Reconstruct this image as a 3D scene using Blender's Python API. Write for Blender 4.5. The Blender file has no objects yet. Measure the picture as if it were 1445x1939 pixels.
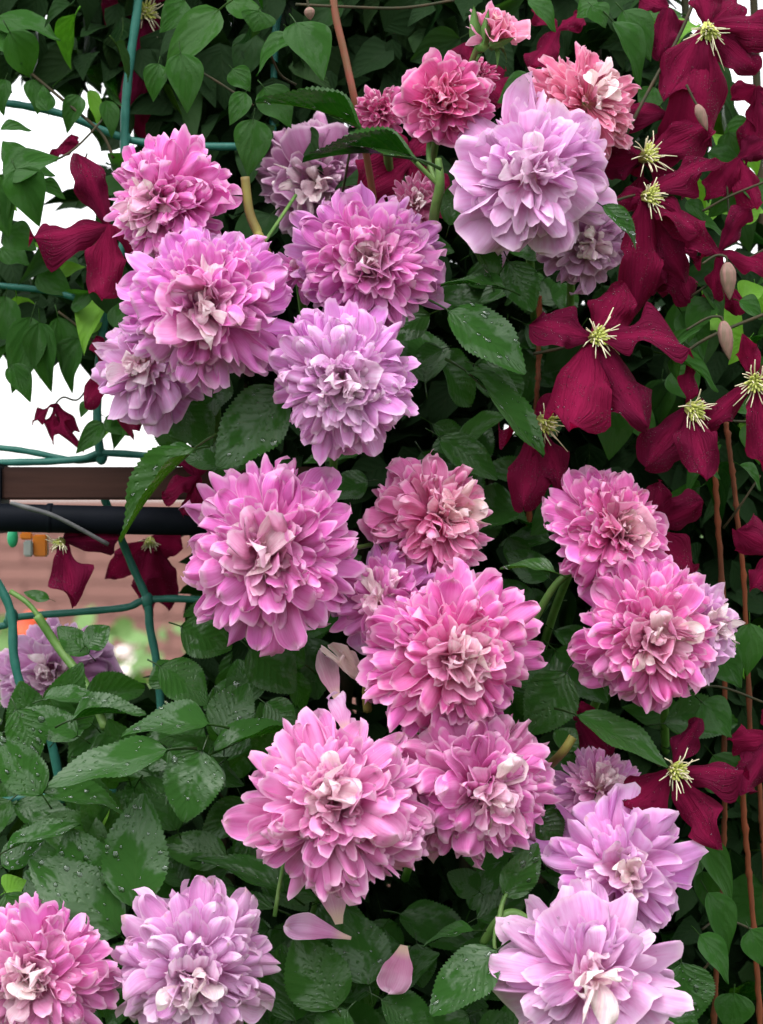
import bpy, math, random
from mathutils import Vector, Matrix
import numpy as np

R_ = math.radians
sc = bpy.context.scene
COL = sc.collection

# ------------------------------------------------------------------ camera
CAM_D = 1.2                 # metres from lens to the plane of the roses (y = 0)
K = 0.35 / 1445.0           # metres per photo pixel on that plane
EYE = 1.5                   # lens height
cam_d = bpy.data.cameras.new('camera')
cam_d.sensor_fit = 'HORIZONTAL'
cam_d.sensor_width = 36
cam_d.lens = 36 * CAM_D / 0.35
cam_d.clip_start = 0.02
cam_d.clip_end = 500
cam_d.dof.use_dof = True
cam_d.dof.focus_distance = 1.2
cam_d.dof.aperture_fstop = 22
cam = bpy.data.objects.new('camera', cam_d)
COL.objects.link(cam)
cam.location = (0, -CAM_D, EYE)
cam.rotation_euler = (R_(90), 0, 0)
sc.camera = cam

# ------------------------------------------------------------------ overcast sky
SUN_EL, SUN_ROT = R_(62), R_(200)
w = bpy.data.worlds.new('World'); sc.world = w; w.use_nodes = True
nt = w.node_tree; nt.nodes.clear()
out = nt.nodes.new('ShaderNodeOutputWorld')
bg = nt.nodes.new('ShaderNodeBackground')
sky = nt.nodes.new('ShaderNodeTexSky'); sky.sky_type = 'NISHITA'
sky.sun_disc = False; sky.sun_elevation = SUN_EL; sky.sun_rotation = SUN_ROT
sky.dust_density = 0.6; sky.air_density = 1.0
hsv = nt.nodes.new('ShaderNodeHueSaturation'); hsv.inputs['Saturation'].default_value = 0.10
nt.links.new(sky.outputs[0], hsv.inputs['Color'])
# cloud deck: an overcast sky is about three times brighter overhead than at the horizon
tc = nt.nodes.new('ShaderNodeTexCoord'); sp = nt.nodes.new('ShaderNodeSeparateXYZ')
mr = nt.nodes.new('ShaderNodeMapRange')
mr.inputs[1].default_value = 0; mr.inputs[2].default_value = 1; mr.inputs[3].default_value = 0.95; mr.inputs[4].default_value = 4.2
nt.links.new(tc.outputs['Generated'], sp.inputs[0]); nt.links.new(sp.outputs[2], mr.inputs[0])
mul = nt.nodes.new('ShaderNodeVectorMath'); mul.operation = 'SCALE'
nt.links.new(hsv.outputs[0], mul.inputs[0]); nt.links.new(mr.outputs[0], mul.inputs['Scale'])
nt.links.new(mul.outputs[0], bg.inputs['Color']); bg.inputs['Strength'].default_value = 0.13
nt.links.new(bg.outputs[0], out.inputs[0])
sun_d = bpy.data.lights.new('sun', 'SUN'); sun_d.energy = 1.1; sun_d.angle = R_(40); sun_d.color = (1, .97, .93)
sun = bpy.data.objects.new('sun', sun_d); COL.objects.link(sun)
sun.rotation_euler = (R_(32), 0, R_(-20))
sun.location = (0, -3, 6)
sc.view_settings.view_transform = 'Standard'; sc.view_settings.look = 'None'
sc.view_settings.exposure = 0.86; sc.view_settings.gamma = 1
sc.render.engine = 'CYCLES'
cy = sc.cycles
cy.max_bounces = 8; cy.diffuse_bounces = 6; cy.glossy_bounces = 3; cy.transmission_bounces = 6; cy.transparent_max_bounces = 6
cy.use_denoising = True
cy.caustics_reflective = False; cy.caustics_refractive = False

# ------------------------------------------------------------------ helpers
def P(px, py, y=0.0):
    s = (y + CAM_D) / CAM_D
    return Vector(((px - 722.5) * K * s, y, EYE - (py - 969.5) * K * s))
def S(px, y=0.0):
    return px * K * (y + CAM_D) / CAM_D
def tag(o, label=None, cat=None, group=None, kind=None):
    if label: o['label'] = label
    if cat: o['category'] = cat
    if group: o['group'] = group
    if kind: o['kind'] = kind
    return o
def empty(name, loc, rot=None):
    o = bpy.data.objects.new(name, None); COL.objects.link(o)
    o.empty_display_size = 0.01
    if rot is not None:
        o.matrix_basis = Matrix.Translation(loc) @ rot.to_4x4()
    else:
        o.location = loc
    return o
def mk(name, verts, faces, mat, uvs=None, smooth=True):
    me = bpy.data.meshes.new(name)
    me.from_pydata([tuple(v) for v in verts], [], faces)
    if uvs is not None:
        ul = me.uv_layers.new(name='uv')
        idx = np.empty(len(me.loops), dtype=np.int32); me.loops.foreach_get('vertex_index', idx)
        arr = np.asarray(uvs, dtype=np.float32)[idx]
        ul.data.foreach_set('uv', arr.ravel())
    if smooth:
        me.polygons.foreach_set('use_smooth', [True] * len(me.polygons))
    if mat: me.materials.append(mat)
    me.update()
    return me
def ob(name, me, parent=None, mx=None):
    o = bpy.data.objects.new(name, me); COL.objects.link(o)
    if parent: o.parent = parent
    if mx is not None: o.matrix_basis = mx
    return o
def grid_faces(nu, nv, off=0):
    return [(off + i * nu + j, off + i * nu + j + 1, off + (i + 1) * nu + j + 1, off + (i + 1) * nu + j)
            for i in range(nv - 1) for j in range(nu - 1)]
def spline(pts, n=6):
    pts = [Vector(p) for p in pts]
    if len(pts) < 3: n = max(n, 2)
    res = []
    for i in range(len(pts) - 1):
        p0 = pts[max(i - 1, 0)]; p1 = pts[i]; p2 = pts[i + 1]; p3 = pts[min(i + 2, len(pts) - 1)]
        for k in range(n):
            t = k / n
            res.append(0.5 * ((2 * p1) + (p2 - p0) * t + (2 * p0 - 5 * p1 + 4 * p2 - p3) * t * t + (3 * p1 - p0 - 3 * p2 + p3) * t ** 3))
    res.append(pts[-1])
    return res
def tube_geo(pts, rad, ns=8, V=None, F=None, U=None):
    """append a capped tube to V, F; rad number or list"""
    V = [] if V is None else V; F = [] if F is None else F
    n = len(pts)
    rad = rad if isinstance(rad, (list, tuple)) else [rad] * n
    o0 = len(V)
    ref = Vector((0.31, 0.52, 0.79))
    for i, p in enumerate(pts):
        d = (pts[min(i + 1, n - 1)] - pts[max(i - 1, 0)])
        if d.length < 1e-9: d = Vector((0, 0, 1))
        d.normalize()
        a = d.cross(ref).normalized(); b = d.cross(a)
        for k in range(ns):
            t = 2 * math.pi * k / ns
            V.append(p + (a * math.cos(t) + b * math.sin(t)) * rad[i])
    for i in range(n - 1):
        for k in range(ns):
            k2 = (k + 1) % ns
            F.append((o0 + i * ns + k, o0 + i * ns + k2, o0 + (i + 1) * ns + k2, o0 + (i + 1) * ns + k))
    F.append(tuple(o0 + k for k in range(ns))[::-1])
    F.append(tuple(o0 + (n - 1) * ns + k for k in range(ns)))
    return V, F
def resample_rad(r, n):
    if not isinstance(r, (list, tuple)): return [r] * n
    xs = np.linspace(0, 1, len(r))
    return list(np.interp(np.linspace(0, 1, n), xs, r))
def tube(name, pts, rad, mat, parent=None, ns=8, n=6):
    q = spline(pts, n)
    V, F = tube_geo(q, resample_rad(rad, len(q)), ns)
    return ob(name, mk(name, V, F, mat), parent)
def blob_geo(c, r, V, F, sx=1, sy=1, sz=1, rows=5, ns=8, rot=None):
    o0 = len(V)
    for i in range(rows + 1):
        th = math.pi * i / rows
        for k in range(ns):
            ph = 2 * math.pi * k / ns
            v = Vector((math.sin(th) * math.cos(ph) * sx, math.sin(th) * math.sin(ph) * sy, math.cos(th) * sz)) * r
            if rot is not None: v = rot @ v
            V.append(c + v)
    for i in range(rows):
        for k in range(ns):
            k2 = (k + 1) % ns
            F.append((o0 + i * ns + k, o0 + (i + 1) * ns + k, o0 + (i + 1) * ns + k2, o0 + i * ns + k2))
def box_geo(lo, hi, V, F):
    o = len(V)
    for z in (lo[2], hi[2]):
        for x, y in ((lo[0], lo[1]), (hi[0], lo[1]), (hi[0], hi[1]), (lo[0], hi[1])):
            V.append(Vector((x, y, z)))
    F += [(o, o+3, o+2, o+1), (o+4, o+5, o+6, o+7), (o, o+1, o+5, o+4), (o+1, o+2, o+6, o+5), (o+2, o+3, o+7, o+6), (o+3, o, o+4, o+7)]
def frame(x, nrm):
    x = x.normalized()
    z = (nrm - x * nrm.dot(x))
    if z.length < 1e-6: z = Vector((0, -1, 0.01)) - x * x.y * -1
    z.normalize()
    y = z.cross(x)
    return Matrix((x, y, z)).transposed()

# ------------------------------------------------------------------ materials
class NB:
    def __init__(s, name):
        s.m = bpy.data.materials.new(name); s.m.use_nodes = True
        s.t = s.m.node_tree; s.t.nodes.clear()
        s.out = s.t.nodes.new('ShaderNodeOutputMaterial')
    def n(s, typ, **kw):
        nd = s.t.nodes.new(typ)
        for k, v in kw.items():
            if hasattr(nd, k): setattr(nd, k, v)
        return nd
    def l(s, a, b): s.t.links.new(a, b)
    def math(s, op, a, b=None, c=None, clamp=False):
        nd = s.n('ShaderNodeMath', operation=op); nd.use_clamp = clamp
        for i, v in enumerate((a, b, c)):
            if v is None: continue
            if isinstance(v, (int, float)): nd.inputs[i].default_value = v
            else: s.l(v, nd.inputs[i])
        return nd.outputs[0]
    def mix(s, f, a, b, blend='MIX'):
        nd = s.n('ShaderNodeMix', data_type='RGBA', blend_type=blend)
        for i, v in ((0, f), (6, a), (7, b)):
            if isinstance(v, (int, float)): nd.inputs[i].default_value = v
            elif isinstance(v, tuple): nd.inputs[i].default_value = (*v, 1) if len(v) == 3 else v
            else: s.l(v, nd.inputs[i])
        return nd.outputs[2]
    def step(s, v, lo, hi, a=0.0, b=1.0):
        nd = s.n('ShaderNodeMapRange', interpolation_type='SMOOTHSTEP')
        s.l(v, nd.inputs[0])
        for i, q in enumerate((lo, hi, a, b)): nd.inputs[i + 1].default_value = q
        return nd.outputs[0]
    def noise(s, vec, scale, detail=3, rough=.5):
        nd = s.n('ShaderNodeTexNoise'); nd.inputs['Scale'].default_value = scale
        nd.inputs['Detail'].default_value = detail; nd.inputs['Roughness'].default_value = rough
        if vec is not None: s.l(vec, nd.inputs['Vector'])
        return nd.outputs[0]
    def vec(s, v, sc_):
        nd = s.n('ShaderNodeVectorMath', operation='MULTIPLY'); s.l(v, nd.inputs[0]); nd.inputs[1].default_value = sc_
        return nd.outputs[0]
    def bump(s, h, dist, strength=1.0, prev=None):
        nd = s.n('ShaderNodeBump'); nd.inputs['Distance'].default_value = dist; nd.inputs['Strength'].default_value = strength
        s.l(h, nd.inputs['Height'])
        if prev is not None: s.l(prev, nd.inputs['Normal'])
        return nd.outputs[0]
    def princ(s, col, rough=.5, spec=.5, normal=None, **kw):
        nd = s.n('ShaderNodeBsdfPrincipled')
        for k, v in (('Base Color', col), ('Roughness', rough), ('Specular IOR Level', spec)):
            if isinstance(v, (int, float)): nd.inputs[k].default_value = v
            elif isinstance(v, tuple): nd.inputs[k].default_value = (*v, 1)
            else: s.l(v, nd.inputs[k])
        for k, v in kw.items():
            k = k.replace('_', ' ')
            if isinstance(v, (int, float)): nd.inputs[k].default_value = v
            elif isinstance(v, tuple): nd.inputs[k].default_value = (*v, 1)
            else: s.l(v, nd.inputs[k])
        if normal is not None: s.l(normal, nd.inputs['Normal'])
        return nd
    def transl(s, bsdf, col, fac):
        tr = s.n('ShaderNodeBsdfTranslucent'); s.l(col, tr.inputs[0])
        mx = s.n('ShaderNodeMixShader')
        if isinstance(fac, (int, float)): mx.inputs[0].default_value = fac
        else: s.l(fac, mx.inputs[0])
        s.l(bsdf.outputs[0], mx.inputs[1]); s.l(tr.outputs[0], mx.inputs[2])
        s.l(mx.outputs[0], s.out.inputs[0])
    def done(s, bsdf):
        s.l(bsdf.outputs[0], s.out.inputs[0]); return s.m

def mat_petal(name='rose_petal', flush_shade_k=.50, claw_k=.60):
    b = NB(name)
    oi = b.n('ShaderNodeObjectInfo'); uv = b.n('ShaderNodeUVMap')
    sep = b.n('ShaderNodeSeparateXYZ'); b.l(uv.outputs[0], sep.inputs[0])
    u, v = sep.outputs[0], sep.outputs[1]
    tcn = b.n('ShaderNodeTexCoord')
    tatter = b.noise(tcn.outputs['Object'], 6.0, 3, .6)
    # veins fan out from the claw of the petal
    vv = b.n('ShaderNodeCombineXYZ'); b.l(b.math('MULTIPLY', u, 26.0), vv.inputs[0]); b.l(b.math('MULTIPLY', v, 1.6), vv.inputs[1]); b.l(b.math('MULTIPLY', oi.outputs['Random'], 40.0), vv.inputs[2])
    vein = b.noise(vv.outputs[0], 1.0, 3, .6)
    cloud = b.noise(tcn.outputs['Object'], 2.2, 2, .5)
    col = oi.outputs['Color']
    deep = b.mix(1.0, col, (0.95, .76, .87), 'MULTIPLY')
    col2 = b.mix(b.step(vein, .38, .66), col, deep)
    pale = b.mix(.30, col, (.86, .72, .84))
    col2 = b.mix(b.math('MULTIPLY', b.step(cloud, .5, .75), .55), col2, pale)
    flush_shade = b.math('MULTIPLY', b.step(v, .88, .40), flush_shade_k)  # deeper pink toward the base: pigment plus painted shading between petals
    col2 = b.mix(flush_shade, col2, b.mix(1.0, col2, (1.0, .48, .72), 'MULTIPLY'))
    claw = b.math('MULTIPLY', b.step(v, .34, .06), claw_k)
    col2 = b.mix(claw, col2, (.82, .66, .42))
    edge = b.math('MAXIMUM', v, b.math('MULTIPLY', b.math('ABSOLUTE', b.math('SUBTRACT', b.math('MULTIPLY', u, 2.0), 1.0)), b.step(v, .25, .6)))
    rim = b.math('MULTIPLY', b.step(edge, .91, .99), .42)
    col2 = b.mix(rim, col2, (.88, .72, .82))
    brown = b.math('MULTIPLY', b.math('MULTIPLY', b.step(tatter, .62, .70), b.step(v, .90, .99)), .5)
    col2 = b.mix(brown, col2, (.50, .30, .22))
    nrm = b.bump(vein, .0007, .6)
    nrm = b.bump(b.noise(tcn.outputs['Object'], 4, 2), .0016, .5, nrm)
    geo = b.n('ShaderNodeNewGeometry')
    rough = b.step(b.noise(tcn.outputs['Object'], 5, 2), .35, .7, .34, .58)
    pb = b.princ(col2, rough, .22, nrm)
    b.transl(pb, col2, .40)
    return b.m

def mat_leaf(name, dark, light, back, vein_n, vein_k, wet, stuff=False, spots=(.05, .035, .015)):
    b = NB(name)
    uv = b.n('ShaderNodeUVMap'); sep = b.n('ShaderNodeSeparateXYZ'); b.l(uv.outputs[0], sep.inputs[0])
    u = b.math('ABSOLUTE', b.math('SUBTRACT', b.math('MULTIPLY', sep.outputs[0], 2.0), 1.0)); v = sep.outputs[1]
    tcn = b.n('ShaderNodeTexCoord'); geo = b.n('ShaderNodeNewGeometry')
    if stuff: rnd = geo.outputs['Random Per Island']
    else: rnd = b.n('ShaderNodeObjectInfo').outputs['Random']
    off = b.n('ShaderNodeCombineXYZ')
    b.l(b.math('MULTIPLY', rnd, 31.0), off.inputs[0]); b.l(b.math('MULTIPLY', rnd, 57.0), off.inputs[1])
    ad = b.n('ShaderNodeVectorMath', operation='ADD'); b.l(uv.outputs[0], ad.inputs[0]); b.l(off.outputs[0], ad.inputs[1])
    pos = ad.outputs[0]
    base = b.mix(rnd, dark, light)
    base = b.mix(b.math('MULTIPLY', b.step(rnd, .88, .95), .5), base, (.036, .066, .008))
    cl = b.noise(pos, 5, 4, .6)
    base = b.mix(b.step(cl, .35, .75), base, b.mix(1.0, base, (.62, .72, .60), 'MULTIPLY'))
    # midrib and arching side veins
    wob = b.math('MULTIPLY', b.noise(pos, 9, 2), .35)
    ph = b.math('ADD', b.math('MULTIPLY', b.math('SUBTRACT', v, b.math('MULTIPLY', b.math('POWER', u, .8), vein_k)), vein_n), wob)
    fr = b.math('ABSOLUTE', b.math('SUBTRACT', b.math('FRACT', ph), .5))
    side = b.step(fr, .07, .0)
    mid = b.step(u, .055, .012)
    vn = b.math('MAXIMUM', b.math('MULTIPLY', side, .5), mid)
    base = b.mix(b.math('MULTIPLY', vn, .3), base, b.mix(.5, base, (.10, .16, .05)))
    blem = b.step(b.noise(pos, 3.6, 5, .7), .655, .72)
    base = b.mix(b.math('MULTIPLY', blem, .7), base, spots)
    base = b.mix(b.math('MULTIPLY', geo.outputs['Backfacing'], .8), base, back)
    puff = b.step(fr, .0, .4)
    nrm = b.bump(puff, .0004, .4)
    nrm = b.bump(vn, .0006, -.6, nrm)
    nrm = b.bump(b.noise(pos, 16, 2), .0004, .3, nrm)
    wetm = b.step(b.noise(pos, 2.0, 3, .55), .44, .53)
    if wet > 0 and not stuff:
        mp = b.n('ShaderNodeVectorMath', operation='MULTIPLY'); b.l(pos, mp.inputs[0]); mp.inputs[1].default_value = (1, 1.5, 1)
        wb = b.n('ShaderNodeVectorMath', operation='ADD'); b.l(mp.outputs[0], wb.inputs[0])
        nn = b.n('ShaderNodeTexNoise'); nn.inputs['Scale'].default_value = 7; b.l(mp.outputs[0], nn.inputs['Vector'])
        b.l(b.vec(nn.outputs[1], (.10, .10, .10)), wb.inputs[1])
        vo = b.n('ShaderNodeTexVoronoi'); vo.inputs['Scale'].default_value = 10; b.l(wb.outputs[0], vo.inputs['Vector'])
        drop = b.math('MULTIPLY', b.step(vo.outputs['Distance'], .36, .10), wetm)
        nrm = b.bump(drop, .0007, wet * .6, nrm)
    rough = b.math('SUBTRACT', .38, b.math('MULTIPLY', wetm, .26 * min(wet + .1, 1)))
    rough = b.math('ADD', rough, b.math('MULTIPLY', geo.outputs['Backfacing'], .3))
    spec = b.math('ADD', .03, b.math('MULTIPLY', wetm, .02 if stuff else .50 * wet))
    pb = b.princ(base, rough, spec, nrm)
    tc_ = b.mix(1.0, base, (1.25, 1.5, .45), 'MULTIPLY')
    b.transl(pb, tc_, .16 if stuff else .38)
    return b.m

def mat_tepal():
    b = NB('clematis_tepal')
    uv = b.n('ShaderNodeUVMap'); sep = b.n('ShaderNodeSeparateXYZ'); b.l(uv.outputs[0], sep.inputs[0])
    u, v = sep.outputs[0], sep.outputs[1]
    oi = b.n('ShaderNodeObjectInfo'); geo = b.n('ShaderNodeNewGeometry'); tcn = b.n('ShaderNodeTexCoord')
    vv = b.n('ShaderNodeCombineXYZ'); b.l(b.math('MULTIPLY', u, 24.0), vv.inputs[0]); b.l(b.math('MULTIPLY', v, 1.5), vv.inputs[1]); b.l(b.math('MULTIPLY', oi.outputs['Random'], 40.0), vv.inputs[2])
    rib = b.noise(vv.outputs[0], 1.0, 3, .6)
    base = b.mix(oi.outputs['Random'], (.07, .001, .016), (.24, .003, .040))
    base = b.mix(b.math('MULTIPLY', b.step(rib, .30, .75), .55), base, (.06, .001, .010))
    bar = b.step(b.math('ABSOLUTE', b.math('SUBTRACT', u, .5)), .22, .03)
    base = b.mix(b.math('MULTIPLY', bar, .45), base, (.36, .006, .068))
    base = b.mix(b.math('MULTIPLY', geo.outputs['Backfacing'], .55), base, (.13, .010, .038))
    nrm = b.bump(rib, .0022, .9)
    nrm = b.bump(b.noise(tcn.outputs['Object'], 420, 2), .0006, .6, nrm)
    # fine rain beads on the velvet
    vo = b.n('ShaderNodeTexVoronoi'); vo.inputs['Scale'].default_value = 800; b.l(tcn.outputs['Object'], vo.inputs['Vector'])
    wetm = b.step(b.noise(tcn.outputs['Object'], 55, 2), .52, .62)
    bead = b.math('MULTIPLY', b.step(vo.outputs['Distance'], .34, .12), wetm)
    nrm = b.bump(bead, .0009, .9, nrm)
    rough = b.math('SUBTRACT', .55, b.math('MULTIPLY', bead, .42))
    pb = b.princ(base, rough, b.math('ADD', .02, b.math('MULTIPLY', bead, .9)), nrm)
    b.transl(pb, b.mix(1.0, base, (1.6, 1.2, 1.3), 'MULTIPLY'), .30)
    return b.m

def mat_simple(name, c1, c2, scale, rough=.5, spec=.2, bumpd=.0, detail=4, stretch=(1, 1, 1), **kw):
    b = NB(name); tcn = b.n('ShaderNodeTexCoord')
    n_ = b.noise(b.vec(tcn.outputs['Object'], stretch), scale, detail, .6)
    col = b.mix(b.step(n_, .3, .7), c1, c2)
    nrm = b.bump(n_, bumpd, .7) if bumpd else None
    return b.done(b.princ(col, rough, spec, nrm, **kw))

M_PETAL = mat_petal()
M_HEART = mat_petal('rose_heart_petal', .10, .25)
M_RLEAF = mat_leaf('rose_leaf', (.004, .022, .003), (.010, .050, .005), (.03, .09, .018), 8.0, .30, .9)
M_CLEAF = mat_leaf('clematis_leaf', (.004, .024, .003), (.014, .068, .006), (.03, .09, .018), 3.2, .75, .35)
M_BACKLITLEAF = mat_leaf('backlit_leaf', (.06, .20, .015), (.12, .30, .025), (.14, .30, .04), 6.0, .4, .2)  # bright yellow-green leaf copy: backlight from the sky put into its colour
M_FILL = mat_leaf('shaded_vine_leaf', (.003, .010, .003), (.006, .020, .005), (.012, .028, .010), 6.0, .4, 0, True)  # deep vine leaves: shade of the dense growth lowered into the colour
M_TEPAL = mat_tepal()
M_STAMEN = mat_simple('stamen', (.52, .44, .30), (.66, .60, .44), 300, .5)
M_PISTIL = mat_simple('pistil', (.36, .40, .08), (.50, .50, .16), 500, .5, bumpd=.0004)
M_STEM = mat_simple('green_stem', (.055, .13, .025), (.11, .19, .05), 90, .4, bumpd=.0004)
M_VSTEM = mat_simple('vine_stem', (.022, .026, .012), (.045, .030, .015), 120, .7, bumpd=.0004)
M_REDCANE = mat_simple('red_cane', (.20, .045, .035), (.13, .06, .03), 70, .4, bumpd=.0003)
M_CUT = mat_simple('cut_stem', (.17, .15, .035), (.12, .085, .03), 60, .5, bumpd=.0004)
M_CUTEND = mat_simple('cut_end', (.42, .34, .16), (.30, .2, .09), 400, .8)
M_SEPAL = mat_simple('sepal', (.06, .15, .03), (.11, .21, .055), 200, .5, bumpd=.0003)
M_NET = mat_simple('green_plastic', (.012, .080, .062), (.020, .105, .080), 160, .42, bumpd=.0003)
M_RUST = mat_simple('rusty_cane', (.17, .045, .020), (.07, .026, .014), 60, .75, .1, bumpd=.0005, stretch=(3, 3, .4))
M_WOOD = mat_simple('brown_wood', (.022, .010, .008), (.036, .016, .012), 45, .6, .08, bumpd=.0005, stretch=(.15, 1, 2))
M_BLACK = mat_simple('black_pipe', (.003, .004, .006), (.005, .006, .009), 60, .5, .03, bumpd=.0001)
M_WIRE = mat_simple('grey_wire', (.06, .06, .065), (.10, .10, .10), 200, .4)
M_BUD = mat_simple('clematis_bud_skin', (.13, .09, .065), (.22, .11, .10), 160, .6, bumpd=.0005, stretch=(4, 4, .5))
M_GREYPET = mat_simple('withered', (.55, .42, .38), (.70, .60, .56), 160, .6)

def mat_water():
    b = NB('rain_water')
    fr = b.n('ShaderNodeFresnel'); fr.inputs['IOR'].default_value = 1.33
    tr = b.n('ShaderNodeBsdfTransparent'); tr.inputs[0].default_value = (.93, .96, .95, 1)
    gl = b.n('ShaderNodeBsdfGlossy'); gl.inputs['Roughness'].default_value = .04
    mx = b.n('ShaderNodeMixShader')
    b.l(b.math('ADD', b.math('MULTIPLY', fr.outputs[0], 1.2), .02, clamp=True), mx.inputs[0])
    b.l(tr.outputs[0], mx.inputs[1]); b.l(gl.outputs[0], mx.inputs[2]); b.l(mx.outputs[0], b.out.inputs[0])
    return b.m
M_WATER = mat_water()

# ------------------------------------------------------------------ setting: ground
def build_ground():
    b = NB('lawn'); tcn = b.n('ShaderNodeTexCoord')
    n1 = b.noise(tcn.outputs['Object'], 1.3, 5); n2 = b.noise(tcn.outputs['Object'], 60, 3)
    c = b.mix(b.step(n1, .35, .65), (.045, .10, .02), (.07, .12, .03))
    c = b.mix(b.step(n2, .4, .7), c, (.03, .07, .015))
    m = b.done(b.princ(c, .9, .2, b.bump(n2, .02, .8)))
    V = []; F = []
    n = 24
    for i in range(n + 1):
        for j in range(n + 1):
            V.append(Vector((-150 + 300 * j / n, -100 + 300 * i / n, 0)))
    F = grid_faces(n + 1, n + 1)
    tag(ob('ground', mk('ground', V, F, m)), kind='structure')
build_ground()

# ------------------------------------------------------------------ brick wall far behind
def build_wall():
    yw = 9.0
    b = NB('brick'); oi = b.n('ShaderNodeObjectInfo'); geo = b.n('ShaderNodeNewGeometry'); tcn = b.n('ShaderNodeTexCoord')
    n_ = b.noise(tcn.outputs['Object'], 30, 5, .7)
    c = b.mix(oi.outputs['Random'], (.21, .10, .088), (.235, .115, .10))
    c = b.mix(b.step(n_, .4, .75), c, (.195, .092, .08))
    mb = b.done(b.princ(c, .9, .2, b.bump(n_, .004, .8)))
    b = NB('mortar'); tcn = b.n('ShaderNodeTexCoord'); n_ = b.noise(tcn.outputs['Object'], 80, 4)
    mm = b.done(b.princ(b.mix(n_, (.21, .112, .099), (.235, .127, .112)), .95, .1, b.bump(n_, .003, .6)))
    x0, x1, h = -4.2, 0.9, 1.50
    root = empty('brick_wall', (x0, yw, 0))
    tag(root, 'pinkish brown brick garden wall beyond the trellis at left', 'wall')
    V = []; F = []; box_geo((0, .012, 0), (x1 - x0, .2, h), V, F)
    ob('mortar', mk('mortar', V, F, mm, smooth=False), root)
    bl, bh, j = .225, .068, .010
    V = []; F = []; box_geo((0, 0, 0), (bl - j, .1, bh - j), V, F)
    me = mk('brick', V, F, mb, smooth=False)
    rest_v = []; rest_f = []
    cand = []
    rows = int(h / bh)
    for r in range(rows):
        off = 0 if r % 2 == 0 else -bl / 2
        k = 0
        while True:
            bx = k * bl + off; k += 1
            if bx + bl > x1 - x0: break
            if bx < 0: continue
            cand.append((bx, r * bh + j / 2))
    tgt = P(180, 1090, yw)
    cand.sort(key=lambda q: abs((q[0] + x0) - tgt.x) * .8 + abs(q[1] - tgt.z) * 1.0)
    rr = random.Random(5)
    for i, (bx, bz) in enumerate(cand):
        dy = rr.uniform(-.003, .003)
        if i < 290:
            ob('brick', me, root, Matrix.Translation((bx, dy, bz)))
        else:
            box_geo((bx, dy, bz), (bx + bl - j, .1, bz + bh - j), rest_v, rest_f)
    o = ob('outlying_bricks', mk('outlying_bricks', rest_v, rest_f, mb, smooth=False), root); o['kind'] = 'stuff'
    V = []; F = []; box_geo((-.04, -.03, h + .001), (x1 - x0 + .04, .23, h + .05), V, F)
    ob('coping', mk('coping', V, F, mm, smooth=False), root)
build_wall()

# ------------------------------------------------------------------ leaf meshes
def leaf_mesh(name, mat, kind, seed, fold=.25, arch=.25, wave=.03, twist=0.0):
    rr = random.Random(seed)
    if kind == 'rose': nv, nu, teeth = 45, 7, 22
    elif kind == 'clem': nv, nu, teeth = 17, 7, 0
    else: nv, nu, teeth = 6, 3, 0
    V = []; UV = []
    p1, p2 = rr.uniform(0, 6), rr.uniform(0, 6)
    skew = rr.uniform(-.06, .06)
    for i in range(nv):
        t = i / (nv - 1)
        if kind == 'rose':
            wd = math.sin(math.pi * t ** .82) ** .72 * .5 * (1 - .22 * t)
            if 0 < i < nv - 1: wd *= 1 + (.035 if i % 2 else -.03) * (1.15 - .3 * t)
        else:
            wd = math.sin(math.pi * t ** .62) ** .85 * .5 * (1 - .30 * t ** 2)
        for j in range(nu):
            u = -1 + 2 * j / (nu - 1)
            ca = math.cos(fold * 1.2)
            y = u * wd
            x = t + (abs(u) * .035 * (1 if kind == 'rose' else -.03)) * (1 - t)
            if kind == 'rose' and abs(u) == 1 and i % 2: x += .012
            z = abs(y) * math.tan(fold) - arch * (t - .15) ** 2 * (1 if t > .15 else 0)
            z += wave * math.sin(9 * t + p1 + (1.2 if u > 0 else 0)) * u * u + wave * .6 * math.sin(15 * t + p2) * abs(u)
            tw = twist * (t - .3)
            y, z = y * math.cos(tw) - z * math.sin(tw), y * math.sin(tw) + z * math.cos(tw)
            V.append(Vector((x, y + skew * math.sin(math.pi * t), z))); UV.append((u * .5 + .5, t))
    F = grid_faces(nu, nv)
    return V, F, UV
def finish_leaf(name, mat, kind, seed, stalk=True, **kw):
    V, F, UV = leaf_mesh(name, mat, kind, seed, **kw)
    if stalk:
        o0 = len(V)
        pts = [Vector((-.20, 0, -.05)), Vector((-.1, 0, -.02)), Vector((0, 0, -.003)), Vector((.35, 0, -.012 - .25 * .04))]
        V, F = tube_geo(pts, [.017, .015, .013, .004], 5, V, F)
        UV += [(.5, .02)] * (len(V) - o0)
    return mk(name, V, F, mat, UV)
ROSE_LEAVES = [finish_leaf('rose_leaf', M_RLEAF, 'rose', s, fold=f, arch=a, wave=wv, twist=tw) for s, f, a, wv, tw in
               ((1, .12, .12, .016, 0), (2, .22, .25, .022, .3), (3, .30, .35, .020, -.3), (4, .05, .2, .03, .15), (5, .42, .30, .03, .2))]
CLEM_LEAVES = [finish_leaf('clematis_leaf', M_CLEAF, 'clem', s, fold=f, arch=a, wave=wv, twist=tw) for s, f, a, wv, tw in
               ((11, .15, .2, .02, 0), (12, .3, .35, .03, .4), (13, .05, .1, .03, -.2), (14, .4, .4, .02, .1))]
M_SHADELEAF = mat_leaf('shaded_clematis_leaf', (.003, .012, .003), (.007, .030, .005), (.018, .045, .014), 3.2, .75, .12)  # darker copy of the clematis leaf, shade put into its colour
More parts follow.
